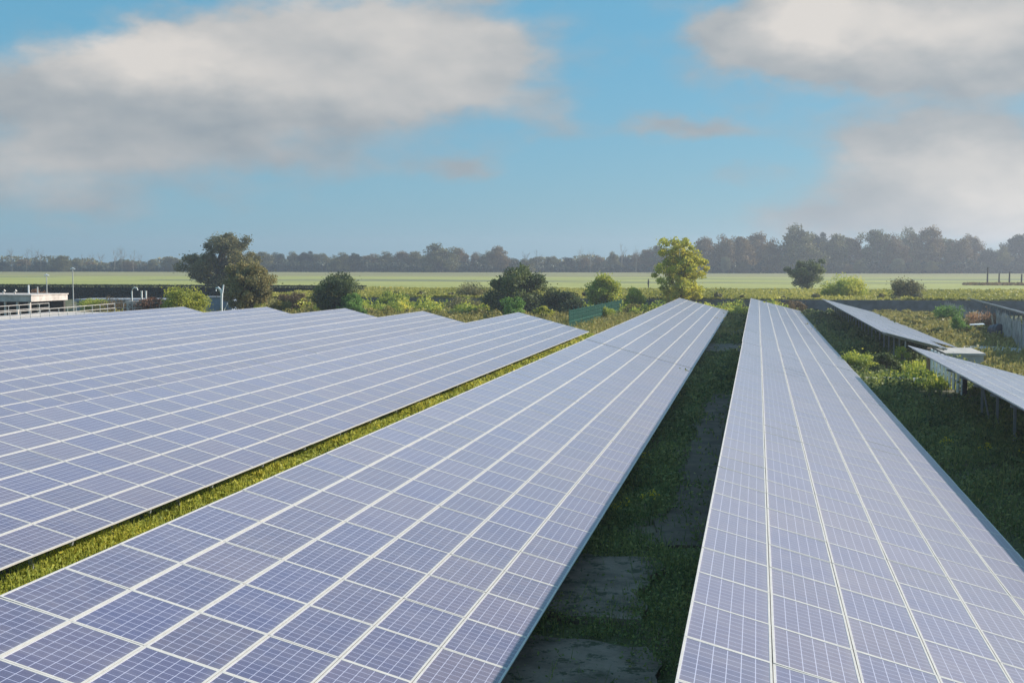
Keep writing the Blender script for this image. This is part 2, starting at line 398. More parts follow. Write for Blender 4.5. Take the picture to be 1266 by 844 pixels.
def solar_row(label, xh, zh, breaks, group, extra_posts=True, framed=0, rz=0.0, origin=None, nopost=None, cut=None):
    """xh, zh: high edge; breaks: list of (y_start, n_columns) sections"""
    y0 = breaks[0][0]
    root = empty('solar_array', (xh + 3 * CT, y0, 0) if origin is None else origin, rz)
    tag(root, label, 'solar array', group)
    ox, oy = xh + 3 * CT, y0
    P = []
    for si, (ys, n) in enumerate(breaks):
        dz = random.uniform(-.022, .022); dx = random.uniform(-.015, .015)
        for c in range(n):
            for r in range(6):
                if cut and ys + c * PL < cut[0] and r >= cut[1]: continue
                q = (r + .5) * PW
                P.append((xh + q * CT + dx - ox, ys + (c + .5) * PL - oy, zh - q * ST + dz))
    def rank(p):
        w = (p[0] + ox, p[1] + oy, p[2]) if origin is None else (p[0] + origin[0], p[1] + origin[1], p[2])
        return (0 if seen(w) else 1, math.dist(w, CAMP))
    P.sort(key=rank)
    def rot(): return (random.gauss(0, .003), TILT + random.gauss(0, .003), 0)
    for i, p in enumerate(P[:100]):
        o = link('solar_panel', lam_mesh(i >= framed), root); o.location = p; o.rotation_euler = rot()
        if i < framed: link('frame', FRAME_ME, o)
    rest = P[100:]
    if rest:
        vs, fs, mi, uvs = [], [], [], []
        base_v = np.array(LAM + BAK + FR.v)
        base_f = [(0, 1, 2, 3), (4, 5, 6, 7)] + [tuple(q + 8 for q in ff) for ff in FR.f]
        from mathutils import Euler
        for p in rest:
            i = pcount[0]; pcount[0] += 1
            Mx = np.array(Euler(rot()).to_matrix()); w = base_v @ Mx.T + np.array(p); k = len(base_v) * (len(vs))
            vs.append(w); fs += [tuple(q + k for q in f) for f in base_f]; mi += [0, 1] + [2] * len(FR.f)
            ou, ov = (i % 97) * 10.0, (i // 97) * 10.0
            uvs += [(a + ou, b + ov) for a, b in UVL] + [(0, 0)] * 4 * (1 + len(FR.f))
        me = bpy.data.meshes.new('panel_field'); me.from_pydata(np.concatenate(vs).tolist(), [], fs)
        for m in (M_cell, M_back, M_frame): me.materials.append(m)
        me.polygons.foreach_set('material_index', mi)
        uv = me.uv_layers.new(name='UVMap'); uv.data.foreach_set('uv', np.array(uvs, dtype=np.float32).reshape(-1))
        tag(link('panel_field', me, root), kind='stuff')
    # rails under the panels and the posts
    def at(q, y, d=0.0): return (xh + q * CT - ox - d * ST, y - oy, zh - q * ST - d * CT)
    for q in (.25, 1.9, 3.9, 5.75):
        b = MB()
        for ys, n in breaks:
            e_ = ys + n * PL - .02
            if cut and q > cut[1]: ys = cut[0]
            b.bar(at(q, ys + .02, .075), at(q, e_, .075), .06, .07)
        b.build('purlin', M_steel, root)
    npost = sum(n for _, n in breaks) // 2
    hp = MB(); z1 = zh - 1.5 * ST - .24; hp.box(-.045, .045, -.03, .03, -.15, z1); hpm = hp.mesh('high_post', M_steel)
    lp = MB(); z2 = zh - 4.9 * ST - .24; lp.box(-.045, .045, -.03, .03, -.15, z2); lpm = lp.mesh('low_post', M_steel)
    rf = MB(); rf.bar(at(.1, oy, .15), at(5.9 if not cut else 3.9, oy, .15), .06, .08); rfm = rf.mesh('rafter', M_steel)
    br = MB(); br.bar((1.5 * CT + xh - ox, 0, zh - 1.5 * ST - .3), (1.5 * CT + xh - ox + .1, -1.25, .02), .05, .05); brm = br.mesh('brace', M_steel)
    cnt = 0
    for ys, n in breaks:
        y = ys + .7
        while y < ys + n * PL:
            if cnt < 99:
                if nopost and nopost[0] < y < nopost[1]: y += 3.3; cnt += 1; continue
                for nm, mm, x in (('high_post', hpm, xh + 1.5 * CT - ox), ('low_post', lpm, xh + 4.9 * CT - ox)):
                    o = link(nm, mm, root); o.location = (x, y - oy, 0)
                o = link('rafter', rfm, root); o.location = (0, y - oy, 0)
                if cnt % 3 == 1 and not cut: o = link('brace', brm, root); o.location = (0, y - oy, 0)
            cnt += 1; y += 3.3
    return root
G = 'long rows of solar panels on the site'
def sections(y_first, y_end, phase=30.4, step=18.1):
    out = []; k = math.floor((y_first - phase) / step)
    while True:
        s = phase + k * step
        if s > y_end: break
        a, n = s, 12
        while a < y_first - .01: a += PL; n -= 1
        while a + n * PL > y_end + .7: n -= 1
        if n > 0: out.append((a, n))
        k += 1
    return out
solar_row('wide row of blue solar panels in the centre, ending before the yellow leafed tree', -9.10, 6.3 - 4.06, [(4.84, 42), (67.93, 11), (84.52, 45)], G, framed=100)
solar_row('pale shining row of solar panels at right, running straight away from the viewer', -.77, 6.3 - 4.09, [(4.92, 42), (68.01, 11), (84.60, 47)], G, framed=100)
solar_row('row of blue solar panels bordering the sunlit weed strip, ending at the green mesh fence', -19.0, 6.3 - 3.92, [(12.2, 37), (67.75, 22)], G, framed=60)
solar_row('second row of solar panels left of the sunlit weed strip', -27.35, 6.3 - 3.92, [(24, 28), (66.04, 24)], G)
solar_row('third row of solar panels left of the sunlit weed strip, ending below the round bush', -35.6, 6.3 - 3.92, [(36, 20), (66.04, 27)], G)
solar_row('fourth row of solar panels left of the sunlit weed strip, ending before the bushy tree', -43.9, 6.3 - 3.92, [(46, 20), (76.04, 22)], G)
solar_row('farthest left row of solar panels, its top edge running below the pale railings', -51.6, 6.3 - 3.92, [(54, 18), (81.04, 18)], G)
solar_row('near solar panel row at right edge, dark posts and white slats under its high edge', 7.45, 6.3 - 4.09, [(9, 18), (36.04, 20)], G, nopost=(56, 80))
solar_row('far solar panel row at right, ending beside the raised concrete platform', 7.45, 6.3 - 4.09, [(79.6, 49)], G, cut=(88.6, 4))
solar_row('solar panel row at right edge beyond the grey plank fences, seen edge-on', 0, 2.4, [(0, 24), (36.04, 22)], G, rz=R(-3.64), origin=(22.3, 84, 0))

# ------------------------------------------------------------------ walls, slabs, platform
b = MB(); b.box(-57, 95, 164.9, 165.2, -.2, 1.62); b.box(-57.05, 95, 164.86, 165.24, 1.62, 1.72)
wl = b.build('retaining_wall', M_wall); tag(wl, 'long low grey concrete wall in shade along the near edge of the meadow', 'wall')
b = MB(); 
M_slab, t, b = mat('brown stained concrete'); _g = t.node('ShaderNodeNewGeometry').outputs['Position']
_a = t.noise(_g, .9, 6, .65); _b = t.noise(_g, 2.6, 8, .7); _c = t.noise(_g, 11.0, 4, .7)
_k = t.mix(t.smooth(_a, .35, .65), (.15, .11, .085, 1), (.32, .245, .195, 1)); _k = t.mix(t.smooth(_b, .52, .60), _k, (.05, .06, .025, 1)); _k = t.mix(t.m('MULTIPLY', _c, .4), _k, (.09, .07, .055, 1))
t.l.new(_k, b.inputs['Base Color']); setb(b, Roughness=.95)
_p = t.node('ShaderNodeBump'); _p.inputs['Strength'].default_value = .6; _p.inputs['Distance'].default_value = .05; t.l.new(_c, _p.inputs['Height']); t.l.new(_p.outputs[0], b.inputs['Normal'])
def slab(x0, x1, y0, y1, z, label, seed, m=M_slab, zb=-.1):
    g = random.Random(seed); pts = []
    N = 22
    for side in range(4):
        for i in range(N):
            t = i / N
            x, y = [(x0 + (x1 - x0) * t, y0), (x1, y0 + (y1 - y0) * t), (x1 - (x1 - x0) * t, y1), (x0, y1 - (y1 - y0) * t)][side]
            ox_ = .14 * math.sin(y * 1.7 + seed) + .08 * math.sin(y * 4.3 + x); oy_ = .14 * math.sin(x * 2.1 + seed * 2) + .07 * math.sin(x * 5.1 + y)
            pts.append((x + ox_ + g.uniform(-.02, .02), y + oy_ + g.uniform(-.02, .02)))
    k = len(pts); v = [(x, y, z) for x, y in pts] + [(x, y, zb) for x, y in pts]
    f = [tuple(range(k))] + [(i, i + k, (i + 1) % k + k, (i + 1) % k) for i in range(k)]
    me = bpy.data.meshes.new('concrete_slab'); me.from_pydata(v, [], f); me.materials.append(m); me.update()
    o = link('concrete_slab', me); tag(o, label, 'slab', 'old concrete slabs on the ground'); return o
slab(-4.3, -1.5, 15.5, 20.4, .10, 'nearest old concrete slab in the dark gap between the foreground panel rows', 1)
slab(-4.4, -2.0, 21.9, 26.6, .11, 'second old concrete slab in the dark gap, brown stained, behind the nearest one', 2)
slab(-4.6, 1.5, 88, 96.5, .32, 'concrete slab halfway along the dark gap between the foreground rows', 3)
slab(-5.2, 1.5, 108, 118, .30, 'concrete slab in the dark gap between the foreground rows, closest to the wall', 4)
M_soil = plain('trodden soil', (.13, .095, .07), .95, 0, .35, 1.2, .5)
dp = slab(-2.3, -.75, 28, 62, .045, 'worn brown dirt strip in the dark gap beside the pale solar row', 8, M_soil); dp.name = 'dirt_strip'; dp['category'] = 'dirt strip'; del dp['group']
slab(5.5, 10.5, 69.5, 71.5, .14, 'narrow sunlit concrete strip in the grass beside the post of the white slats', 6, M_concL)
b = MB(); b.box(11.7, 13.9, 82.9, 88.2, -.1, .60); b.box(11.6, 14.0, 82.8, 88.3, .60, .72)
tag(b.build('concrete_platform', M_concL), 'pinkish raised concrete platform beside the far solar row at right', 'platform')
slab(14.6, 21.5, 93.0, 99.5, .16, 'flat pinkish concrete path between the raised platform and the dark barrel', 5, M_concL)

# white slats below the near right row
t_ = empty('slatted_screen', (9.6, 62.5, 0)); tag(t_, 'white slatted screen standing under the high edge of the near right solar row', 'screen')
for k in range(9):
    b = MB(); b.box(-.03, .03, k * 1.35, k * 1.35 + .68, .08, 1.55); b.build('slat', M_white, t_)
b = MB(); b.box(.05, .11, -.1, 11.6, .5, .6); b.box(.05, .11, -.1, 11.6, 1.1, 1.2); b.build('rail', M_steel, t_)
b = MB(); b.box(-.12, .12, 11.9, 12.5, -.05, 1.55); b.build('end_post', plain('brown timber', (.2, .13, .08), .9), t_)
b = MB(); b.box(-.1, .1, -.5, -.3, -.05, 1.45); b.build('end_post', M_dark, t_)

# green mesh fence
t_ = empty('mesh_fence', (-17.4, 118, 0)); tag(t_, 'green welded mesh fence behind the end of the blue panel row', 'fence')
A, B_ = Vector((0, 0, 0)), Vector((1.15, 38, 0)); nseg = 15
for i in range(nseg + 1):
    p = A.lerp(B_, i / nseg); b = MB(); b.box(p.x - .04, p.x + .04, p.y - .04, p.y + .04, -.05, 2.12); b.build('post', M_green, t_)
for i in range(nseg):
    p, q = A.lerp(B_, i / nseg), A.lerp(B_, (i + 1) / nseg); b = MB()
    for j in range(1, 34):
        w = p.lerp(q, j / 34); b.box(w.x - .012, w.x + .012, w.y - .016, w.y + .016, .05, 1.92)
    for z in (.1, .5, .85, 1.25, 1.6, 1.88):
        b.bar((p.x + .02, p.y, z), (q.x + .02, q.y, z), .02 if z != .85 else .04, .02 if z != .85 else .06)
    b.build('mesh_panel', M_green, t_)

# plank fences at right
def plank_fence(label, a, c, h, seed):
    g = random.Random(seed); a = Vector(a + (0,)); c = Vector(c + (0,)); L = (c - a).length; d = (c - a).normalized(); nrm = Vector((-d.y, d.x, 0))
    t = empty('plank_fence', a); tag(t, label, 'fence', 'grey timber plank fences at the right')
    n = int(L / .30)
    b = MB(); cnt = 0
    rest = MB()
    for i in range(n):
        if g.random() < .06: continue
        p = d * (i * .30); hh = h + g.uniform(-.32, .16); w = .225
        q = [p - nrm * .012, p + d * w - nrm * .012, p + d * w + nrm * .012, p + nrm * .012]
        bb = MB() if cnt < 100 else rest
        lean = d * g.uniform(-.04, .04)
        bb.hexa([(x.x, x.y, -.05) for x in q] + [(x.x + lean.x, x.y + lean.y, hh) for x in q])
        if cnt < 100: bb.build('plank', M_wood, t)
        cnt += 1
    if rest.v: tag(rest.build('planks', M_wood, t), kind='stuff')
    for z in (.4, h - .4):
        r = MB(); r.bar(nrm * .04 + Vector((0, 0, z)), nrm * .04 + d * L + Vector((0, 0, z)), .04, .09); r.build('rail', M_dark, t)
plank_fence('shorter grey plank fence standing farther back, between the meadow wall and the weedy mound', (22.6, 163), (20.9, 132), 1.7, 1)
plank_fence('tall grey plank fence leaving the view at the right edge, behind the dark barrel', (19.9, 113), (17.9, 82), 2.25, 2)
# pale posts in the shade beyond the short fence
for i, (x, y) in enumerate(((20.8, 130.5), (20.7, 128.2), (20.6, 126), (20.5, 123.6))):
    b = MB(); b.tube([(0, 0, -.1), (0, 0, .8), (.02, 0, 1.75)], [.06, .06, .055], 8)
    o = b.build('post', M_white); o.location = (x, y, 0); tag(o, 'thin pale post in the shade between the two grey plank fences', 'post', 'pale posts between the plank fences')
# stake, barrel, sheet
b = MB(); b.bar((0, 0, -.1), (-.35, .1, 2.0), .12, .1); o = b.build('wooden_stake', plain('pale wood', (.5, .4, .3), .8)); o.location = (19.7, 112, 0)
tag(o, 'leaning pale wooden stake behind the dark barrel in the weeds', 'stake')
b = MB()
rr = [(0, .0), (.50, .0), (.54, .06), (.52, .3), (.56, .36), (.53, .42), (.53, .72), (.57, .78), (.52, .84), (.50, 1.08), (.46, 1.12), (0, 1.12)]
N = 24
for r_, z_ in rr:
    for j in range(N): b.v.append((r_ * math.cos(2 * math.pi * j / N), r_ * math.sin(2 * math.pi * j / N), z_))
for i in range(len(rr) - 1):
    for j in range(N): b.f.append((i * N + j, i * N + (j + 1) % N, (i + 1) * N + (j + 1) % N, (i + 1) * N + j)); b.mi.append(0)
o = b.build('barrel', M_plast); o.location = (19.0, 109.5, .95); o.rotation_euler = (R(80), 0, R(25)); o.location.z = .75
tag(o, 'dark blue grey barrel lying among the weeds in front of the stake', 'barrel')
b = MB(); b.hexa([(-.6, -.3, 0), (.6, -.35, .05), (.55, .3, .12), (-.5, .32, .04), (-.6, -.3, .03), (.6, -.35, .08), (.55, .3, .15), (-.5, .32, .07)])
o = b.build('white_sheet', M_whitecap); o.location = (17.8, 109.8, 1.25); tag(o, 'small white flat sheet lying on the weeds left of the dark barrel', 'sheet')

# ------------------------------------------------------------------ left background works
t_ = empty('pavilion', (-88.2, 138, 0)); tag(t_, 'pinkish white flat roofed open pavilion at the left edge of the view', 'building')
b = MB(); b.box(-9, 4.6, -3, 5, 1.85, 2.55); b.box(-9.1, 4.7, -3.1, 5.1, 2.55, 2.67); b.build('roof', M_pink, t_)
for i in range(9):
    b = MB(); b.box(-8.6 + i * 1.6, -8.4 + i * 1.6, -2.9, -2.7, -.1, 1.85); b.build('column', M_pink, t_)
b = MB(); b.box(-9, 4.4, 4.4, 4.8, -.1, 1.85); b.build('rear_wall', M_dark, t_)
for x in (-2.2, -.9, 0.6):
    b = MB(); b.tube([(x, 0, 2.67), (x, 0, 2.95), (x + .2, 0, 3.1)], [.12, .12, .16], 8); b.build('roof_vent', M_concL, t_)
b = MB(); b.tube([(0, 0, 0), (0, 0, 3.7)], [.12, .09], 8); o = b.build('white_pipe', M_whitecap); o.location = (-87.5, 140.8, 0); tag(o, 'short bright white pipe rising above the pavilion roof', 'pipe')
b = MB(); b.tube([(0, 0, 0), (0, 0, 3.5)], [.1, .08], 8); o = b.build('grey_pipe', M_pole); o.location = (-86.3, 140.8, 0); tag(o, 'short grey pipe next to the white one at the pavilion', 'pipe')
def lamp(x, y, top, label):
    t = empty('street_lamp', (x, y, 0)); tag(t, label, 'lamp post', 'lamp posts at the waterworks')
    b = MB(); b.tube([(0, 0, -.1), (0, 0, 1), (0, 0, top)], [.10, .08, .055], 10); b.build('pole', M_pole, t)
    b = MB(); b.tube([(-.32, 0, top), (0, 0, top + .12), (.34, 0, top + .02)], [.07, .12, .06], 8); b.build('lamp_head', M_whitecap, t)
lamp(-87.6, 145, 4.8, 'shorter grey lamp post near the end of the pavilion roof')
lamp(-86.9, 150, 5.6, 'taller grey lamp post, right of the shorter one, before the dark hedge')
# basin with railings
b = MB()
t_ = empty('settling_basin', (-66, 98, 0)); tag(t_, 'low pale concrete basin wall below the pale railings at left', 'basin')
b.hexa([(-6, -6, -.1), (2.6, -6, -.1), (-1.4, 27, -.1), (-9, 27, -.1), (-6, -6, 1.12), (2.6, -6, 1.12), (-1.4, 27, 1.12), (-9, 27, 1.12)]); b.build('basin_wall', M_pink, t_)
def railing(label, a, c, z0, h, n):
    a = Vector(a); c = Vector(c); t = empty('railing', (a.x, a.y, z0)); tag(t, label, 'railing', 'pale railings at the waterworks'); d = c - a
    for i in range(n + 1):
        p = d * (i / n); b = MB(); b.tube([(p.x, p.y, 0), (p.x, p.y, h)], .035, 6); b.build('post', M_pole, t)
    for z in (h * .5, h):
        b = MB(); b.tube([(0, 0, z), (d.x, d.y, z)], .035, 6); b.build('rail', M_concL, t)
railing('long pale railing on the near side of the basin, above the farthest left solar row', (-63.6, 93, 0), (-67.3, 124.5, 0), 1.12, .95, 16)
railing('pale railing along the far side of the basin, left end near the pavilion', (-72, 93.5, 0), (-75.0, 124.5, 0), 1.12, .95, 14)
railing('short pale railing in front of the rusty shrub, right of the basin', (-69.5, 128.5, 0), (-63.2, 130.8, 0), .9, 1.1, 7)
b = MB(); b.box(-.9, .9, -.5, .5, -.1, 2.0); b.box(-1.0, 1.0, -.6, .6, 2.0, 2.12); o = b.build('control_cabinet', M_concL); o.location = (-68.5, 131.5, 0); tag(o, 'pale concrete cabinet behind the short pale railing', 'cabinet')
b = MB(); b.box(-5, 8.5, -2, 4, -.1, 1.2); b.box(-5.3, 8.8, -2.3, 4.3, 1.2, 1.5); o = b.build('low_building', M_roof); o.location = (-86, 160, 0); o.rotation_euler.z = R(8)
tag(o, 'low building with a flat grey roof between the lamp posts and the rusty shrub', 'building')
t_ = empty('pipe_cluster', (-72.9, 139, 0)); tag(t_, 'curved white vent pipe with two short pipes above the rusty shrub', 'pipes')
b = MB(); b.tube([(0, 0, 0), (0, 0, 3.0), (.08, 0, 3.3), (.35, 0, 3.5), (.65, 0, 3.4), (.75, 0, 3.15)], .07, 8); b.build('curved_pipe', M_white, t_)
for x in (1.25, 1.8):
    b = MB(); b.tube([(x, 0, 0), (x, 0, 2.95), (x, 0, 3.1)], [.1, .1, .15], 8); b.build('vent_pipe', M_white, t_)
t_ = empty('equipment_box', (-62.5, 140, 0)); tag(t_, 'blue grey box shaped container between the yellow bush and the tall bushy tree', 'container')
b = MB(); b.box(-2.2, 2.2, -1, 1, .5, 2.35); b.build('body', M_bluebox, t_)
b = MB(); b.box(-2.3, 2.3, -1.1, 1.1, 2.35, 2.45); b.build('lid', M_roof, t_)
for x in (-1.8, -.6, .6, 1.8):
    b = MB(); b.box(x - .1, x + .1, -.9, .9, -.1, .5); b.build('leg', M_dark, t_)
t_ = empty('bent_pipe_post', (-57.6, 130, 0)); tag(t_, 'bright white bent pipe arm with a forked top beside the tall bushy tree', 'pipe')
b = MB(); b.tube([(-.62, 0, 3.35), (-.58, 0, 3.62), (-.35, 0, 3.68), (-.08, 0, 3.42), (.05, 0, 3.0), (.02, 0, 2.2), (0, 0, 0)], [.09, .11, .12, .13, .14, .12, .11], 8); b.build('arm', M_whitecap, t_)
b = MB(); b.tube([(.05, 0, 3.05), (.18, 0, 3.5), (.28, 0, 4.0)], [.15, .12, .07], 8); b.build('fork', M_whitecap, t_)
b = MB(); b.tube([(.7, 0, 2.0), (.35, 0, 1.3), (.05, 0, .4)], .06, 8); b.build('strut', M_whitecap, t_)

# hedge: tall clipped, dark
g = np.random.default_rng(21)
t_ = empty('clipped_hedge', (-100, 210, 0)); tag(t_, 'long dark clipped hedge crossing the view behind the waterworks and the big tree', 'hedge')
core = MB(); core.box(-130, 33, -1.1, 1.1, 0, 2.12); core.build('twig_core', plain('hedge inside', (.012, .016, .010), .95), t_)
n = 80000; C = np.stack([g.uniform(-130, 33.3, n), g.uniform(-1.3, 1.3, n), g.uniform(0, 2.45, n)], 1)
rh = g.random(n)
face = g.random(n); C[face < .6, 1] = -1.25 + g.normal(0, .07, (face < .6).sum()); C[(face >= .6) & (face < .95), 2] = 2.42 + g.normal(0, .06, ((face >= .6) & (face < .95)).sum())
link('foliage', quad_mesh('foliage', leaves(C, g.uniform(.18, .30, n), g), LF['hedge'], g.random(n)), t_)

# ------------------------------------------------------------------ trees and bushes
def crown(H, Wd, h0, nclump, nleaf, leaf, seed, shape='round', fill=.5, clr=.17, rbias=(0, 1), lobes=None, stray=.14):
    g = np.random.default_rng(seed); cs = []
    rx = Wd / 2; rz = (H - h0) / 2; cz = (H + h0) / 2
    while len(cs) < nclump:
        d = g.normal(size=3); d /= np.linalg.norm(d); r = g.uniform(fill, 1) ** .6
        if lobes:
            w_ = np.array([l[3] * l[2] for l in lobes]); l = lobes[g.choice(len(lobes), p=w_ / w_.sum())]
            cs.append(d * r * np.array([l[2], l[2], l[3]]) * .86 * (1 + .1 * g.normal()) + np.array([l[0], g.normal() * .6, l[1]])); continue
        p = d * r * np.array([rx * .84, rx * .84, rz * .86])
        if shape == 'cone': p[:2] *= 1.15 - .75 * (p[2] / rz * .5 + .5)
        if shape == 'dome': p[2] = abs(p[2]) * 1.7 - rz * .8; 
        if shape == 'vase': p[:2] *= .62 + .45 * (p[2] / rz * .5 + .5)
        p *= 1 + .12 * g.normal()
        cs.append(p + np.array([0, 0, cz]))
    cs = np.array(cs); per = nleaf // nclump; C = []; rn = []
    for c in cs:
        R_ = Wd * clr * g.uniform(.65, 1.35)
        q = g.normal(size=(per, 3)); q /= np.linalg.norm(q, axis=1, keepdims=True); q *= (g.random((per, 1)) ** .45) * R_ * np.where(g.random((per, 1)) < stray, g.uniform(1.0, 1.75, (per, 1)), 1); q[:, 2] *= .75
        C.append(c + q); rn.append(np.clip(g.normal(.42, .16) + g.normal(0, .17, per), 0, 1))
    C = np.concatenate(C); rn = np.concatenate(rn); C[:, 2] = np.maximum(C[:, 2], .05 if h0 < .5 else h0 * .7)
    rn = np.clip(rbias[0] + rn * rbias[1], 0, 1)
    return cs, leaves(C, g.uniform(leaf * .7, leaf * 1.3, len(C)), g), rn
def trunk_mb(H, h0, cs, rad, nlimb, seed, stems=1, twig=False):
    g = random.Random(seed); b = MB()
    for s in range(stems):
        a = g.uniform(0, 6.28); sp = rad * 1.6 if stems > 1 else 0
        bx, by = math.cos(a) * sp, math.sin(a) * sp
        top = (bx * 2.5 + g.uniform(-.05, .05) * H, by * 2.5 + g.uniform(-.05, .05) * H, h0 + (H - h0) * .62)
        mid = ((bx + top[0]) / 2 + g.uniform(-.02, .02) * H, (by + top[1]) / 2, top[2] * .5)
        b.tube([(bx, by, -.2), (bx, by, .15 * H), mid, top], [rad * 1.25, rad, rad * .75, rad * .3], 8)
    idx = g.sample(range(len(cs)), min(nlimb, len(cs)))
    for i in idx:
        c = cs[i]; z0 = min(max(h0 * .8, c[2] * g.uniform(.35, .65)), H * .6); 
        b.tube([(0, 0, z0), (c[0] * .45, c[1] * .45, z0 + (c[2] - z0) * .6), (c[0], c[1], c[2])], [rad * .5, rad * .3, rad * .08], 5, cap=False)
    return b
def tree(name, label, cat, loc, H, Wd, h0, leafm, seed, nclump=40, nleaf=9000, leaf=.22, rad=.2, nlimb=14, stems=1, shape='round', group=None, rz=0, fill=.5, clr=.17, rbias=(0, 1), sy=1.0, lobes=None):
    cs, V, rn = crown(H, Wd, h0, nclump, nleaf, leaf, seed, shape, fill, clr, rbias, lobes)
    t = empty(name, loc, rz); tag(t, label, cat, group); t.scale = (1, sy, 1)
    cr_ = link('crown' if 'tree' in name else 'foliage', quad_mesh('crown', V, LF[leafm], rn), t)
    tk = trunk_mb(H, h0, cs, rad, nlimb, seed, stems).build('trunk' if 'tree' in name else 'stem', M_trunk, t)
    return t
# big dark tree, several billowing masses
tree('big_tree', 'big spreading dark olive tree behind the clipped hedge', 'tree', (-100.6, 226, .8), 11.9, 17.0, 1.2, 'olive', 31, 95, 27000, .38, .42, 40, 2, fill=.5, clr=.075, rz=R(24),
     lobes=[(.8, 8.0, 4.4, 3.3), (3.2, 9.6, 2.7, 1.9), (-4.4, 5.2, 3.4, 2.3), (4.6, 5.2, 4.0, 3.2), (-.5, 3.6, 4.6, 2.2)])
tree('bushy_tree', 'bushy olive green tree just beyond the solar rows, right of the big spreading tree', 'tree', (-56.5, 135, 0), 7.1, 6.2, .3, 'olive', 32, 60, 20000, .26, .18, 14, 3, fill=.3, clr=.12, rbias=(.32, 1.1))
tree('yellow_tree', 'slender yellow leafed tree behind the far end of the central solar row', 'tree', (-9.7, 162.5, 0), 10.6, 7.6, .5, 'yellow', 33, 150, 17000, .30, .11, 60, 4, fill=.25, clr=.085, rbias=(.25, 1),
     lobes=[(0, 7.6, 2.6, 2.6), (-.4, 5.2, 3.5, 2.5), (.5, 2.9, 3.4, 2.1), (1.5, 6.2, 2.4, 2.4), (-1.1, 8.4, 1.7, 1.5)])
tree('dark_bush', 'large dark green bush in front of the low wall, left of the green mesh fence', 'bush', (-27.6, 150, 0), 6.2, 8.6, .2, 'dark', 34, 80, 24000, .28, .15, 20, 3, fill=.3, clr=.11, rbias=(.08, 1.2), lobes=[(-.6, 3.9, 3.0, 2.3), (1.6, 3.0, 2.4, 2.2), (-3.0, 2.2, 2.2, 1.6), (2.8, 1.5, 2.2, 1.5), (0, 1.4, 3.6, 1.3)], rz=R(10))
tree('low_bush', 'low dark bush joined to the right side of the large dark bush', 'bush', (-22.6, 151, 0), 3.9, 5.2, .1, 'dark', 35, 24, 9000, .24, .1, 6, 3, 'dome')
tree('yellow_green_bush', 'ragged yellow green bush behind the green mesh fence', 'bush', (-18.6, 156, 0), 5.4, 6.6, .1, 'ygreen', 36, 46, 13000, .26, .09, 24, 5, 'cone', fill=.15, clr=.13)
tree('yellow_green_bush', 'smaller yellowing bush at the far end of the green mesh fence', 'bush', (-15.3, 160, 0), 4.3, 3.4, .1, 'ygreen', 37, 26, 6500, .25, .07, 14, 4, 'cone', fill=.15, rbias=(.15, 1))
tree('pale_bush', 'small bright green bush just beyond the peak of the blue panel row', 'bush', (-24.8, 128, 0), 3.2, 3.0, .1, 'fresh', 38, 26, 5200, .2, .05, 12, 4, 'cone', fill=.2)
tree('round_bush', 'round dark green bush with an olive top, behind the third left solar row', 'bush', (-48.1, 141, 0), 5.0, 6.2, .1, 'dark', 39, 40, 18000, .22, .12, 9, 3, fill=.3, rbias=(.1, 1.15))
tree('round_bush', 'lighter green bush pressed against the right side of the round dark bush', 'bush', (-45.5, 139, 0), 3.5, 3.6, .1, 'fresh', 40, 18, 6000, .2, .06, 6, 3, 'dome', rbias=(-.15, .9))
tree('brown_bush', 'low domed brown shrub between the bushy tree and the round bush', 'bush', (-57.4, 151, 0), 3.4, 4.0, .1, 'brown', 41, 22, 7000, .2, .06, 6, 3, 'dome')
tree('yellow_bush', 'bright yellow green bush at left, beyond the top of the solar rows', 'bush', (-59.9, 126, 0), 4.3, 5.6, .1, 'yellow', 42, 34, 15000, .2, .08, 8, 4, 'dome', fill=.3, rbias=(.02, .8))
tree('rusty_bush', 'reddish brown shrub left of the bright yellow green bush', 'bush', (-66.2, 131, 0), 3.2, 4.6, .1, 'rust', 43, 24, 9000, .2, .06, 6, 3, 'dome', rbias=(-.1, .8))
tree('wall_bush', 'yellow green bush growing over the low wall, right of the round bush', 'bush', (-47.3, 161, 0), 3.0, 4.8, .1, 'ygreen', 44, 24, 7500, .24, .06, 8, 3, 'dome', rbias=(-.1, .9))
tree('meadow_bush', 'dark rounded bush alone in the meadow, right of the yellow tree', 'bush', (9.3, 245, ZF), 5.5, 8.4, .1, 'dark', 45, 60, 12000, .32, .14, 22, 3, 'vase', clr=.11, rbias=(.15, 1.1), fill=.3)
tree('sunlit_bush', 'bright yellow green bush on the meadow edge behind the far right solar row', 'bush', (11.9, 178, ZF - .6), 3.5, 6.6, .1, 'ygreen', 46, 36, 11000, .24, .07, 14, 4, 'round', fill=.2, rbias=(.1, 1.05))
tree('olive_bush', 'dull olive bush on the meadow edge, right of the bright yellow green one', 'bush', (19.6, 179, ZF - .6), 3.1, 5.0, .1, 'olive', 47, 28, 8000, .24, .07, 14, 4, 'vase', fill=.2)
tree('dry_bush', 'thin reddish dry bush beside the leaning stake, in front of the tall plank fence', 'bush', (19.6, 118, 0), 2.3, 3.6, .1, 'rust', 48, 24, 2600, .16, .05, 20, 5, 'round', fill=.1, rbias=(.3, .8))
tree('weed_bush', 'green leafy weed left of the dark barrel', 'plant', (16.6, 112, .2), 1.7, 2.4, .1, 'fresh', 49, 16, 1800, .16, .03, 12, 4, 'cone', fill=.1, rbias=(-.1, .9))
tree('weed_bush', 'bright green weed right of the dark barrel', 'plant', (20.3, 106.5, 0), 1.9, 2.2, .1, 'ygreen', 50, 16, 2200, .16, .03, 8, 4, 'cone', fill=.1)
tree('weed_bush', 'tall green weed on the mound in front of the short plank fence', 'plant', (18.6, 132, .4), 1.9, 3.4, .1, 'fresh', 51, 20, 2600, .18, .03, 14, 4, 'round', fill=.1, rbias=(-.15, .9))
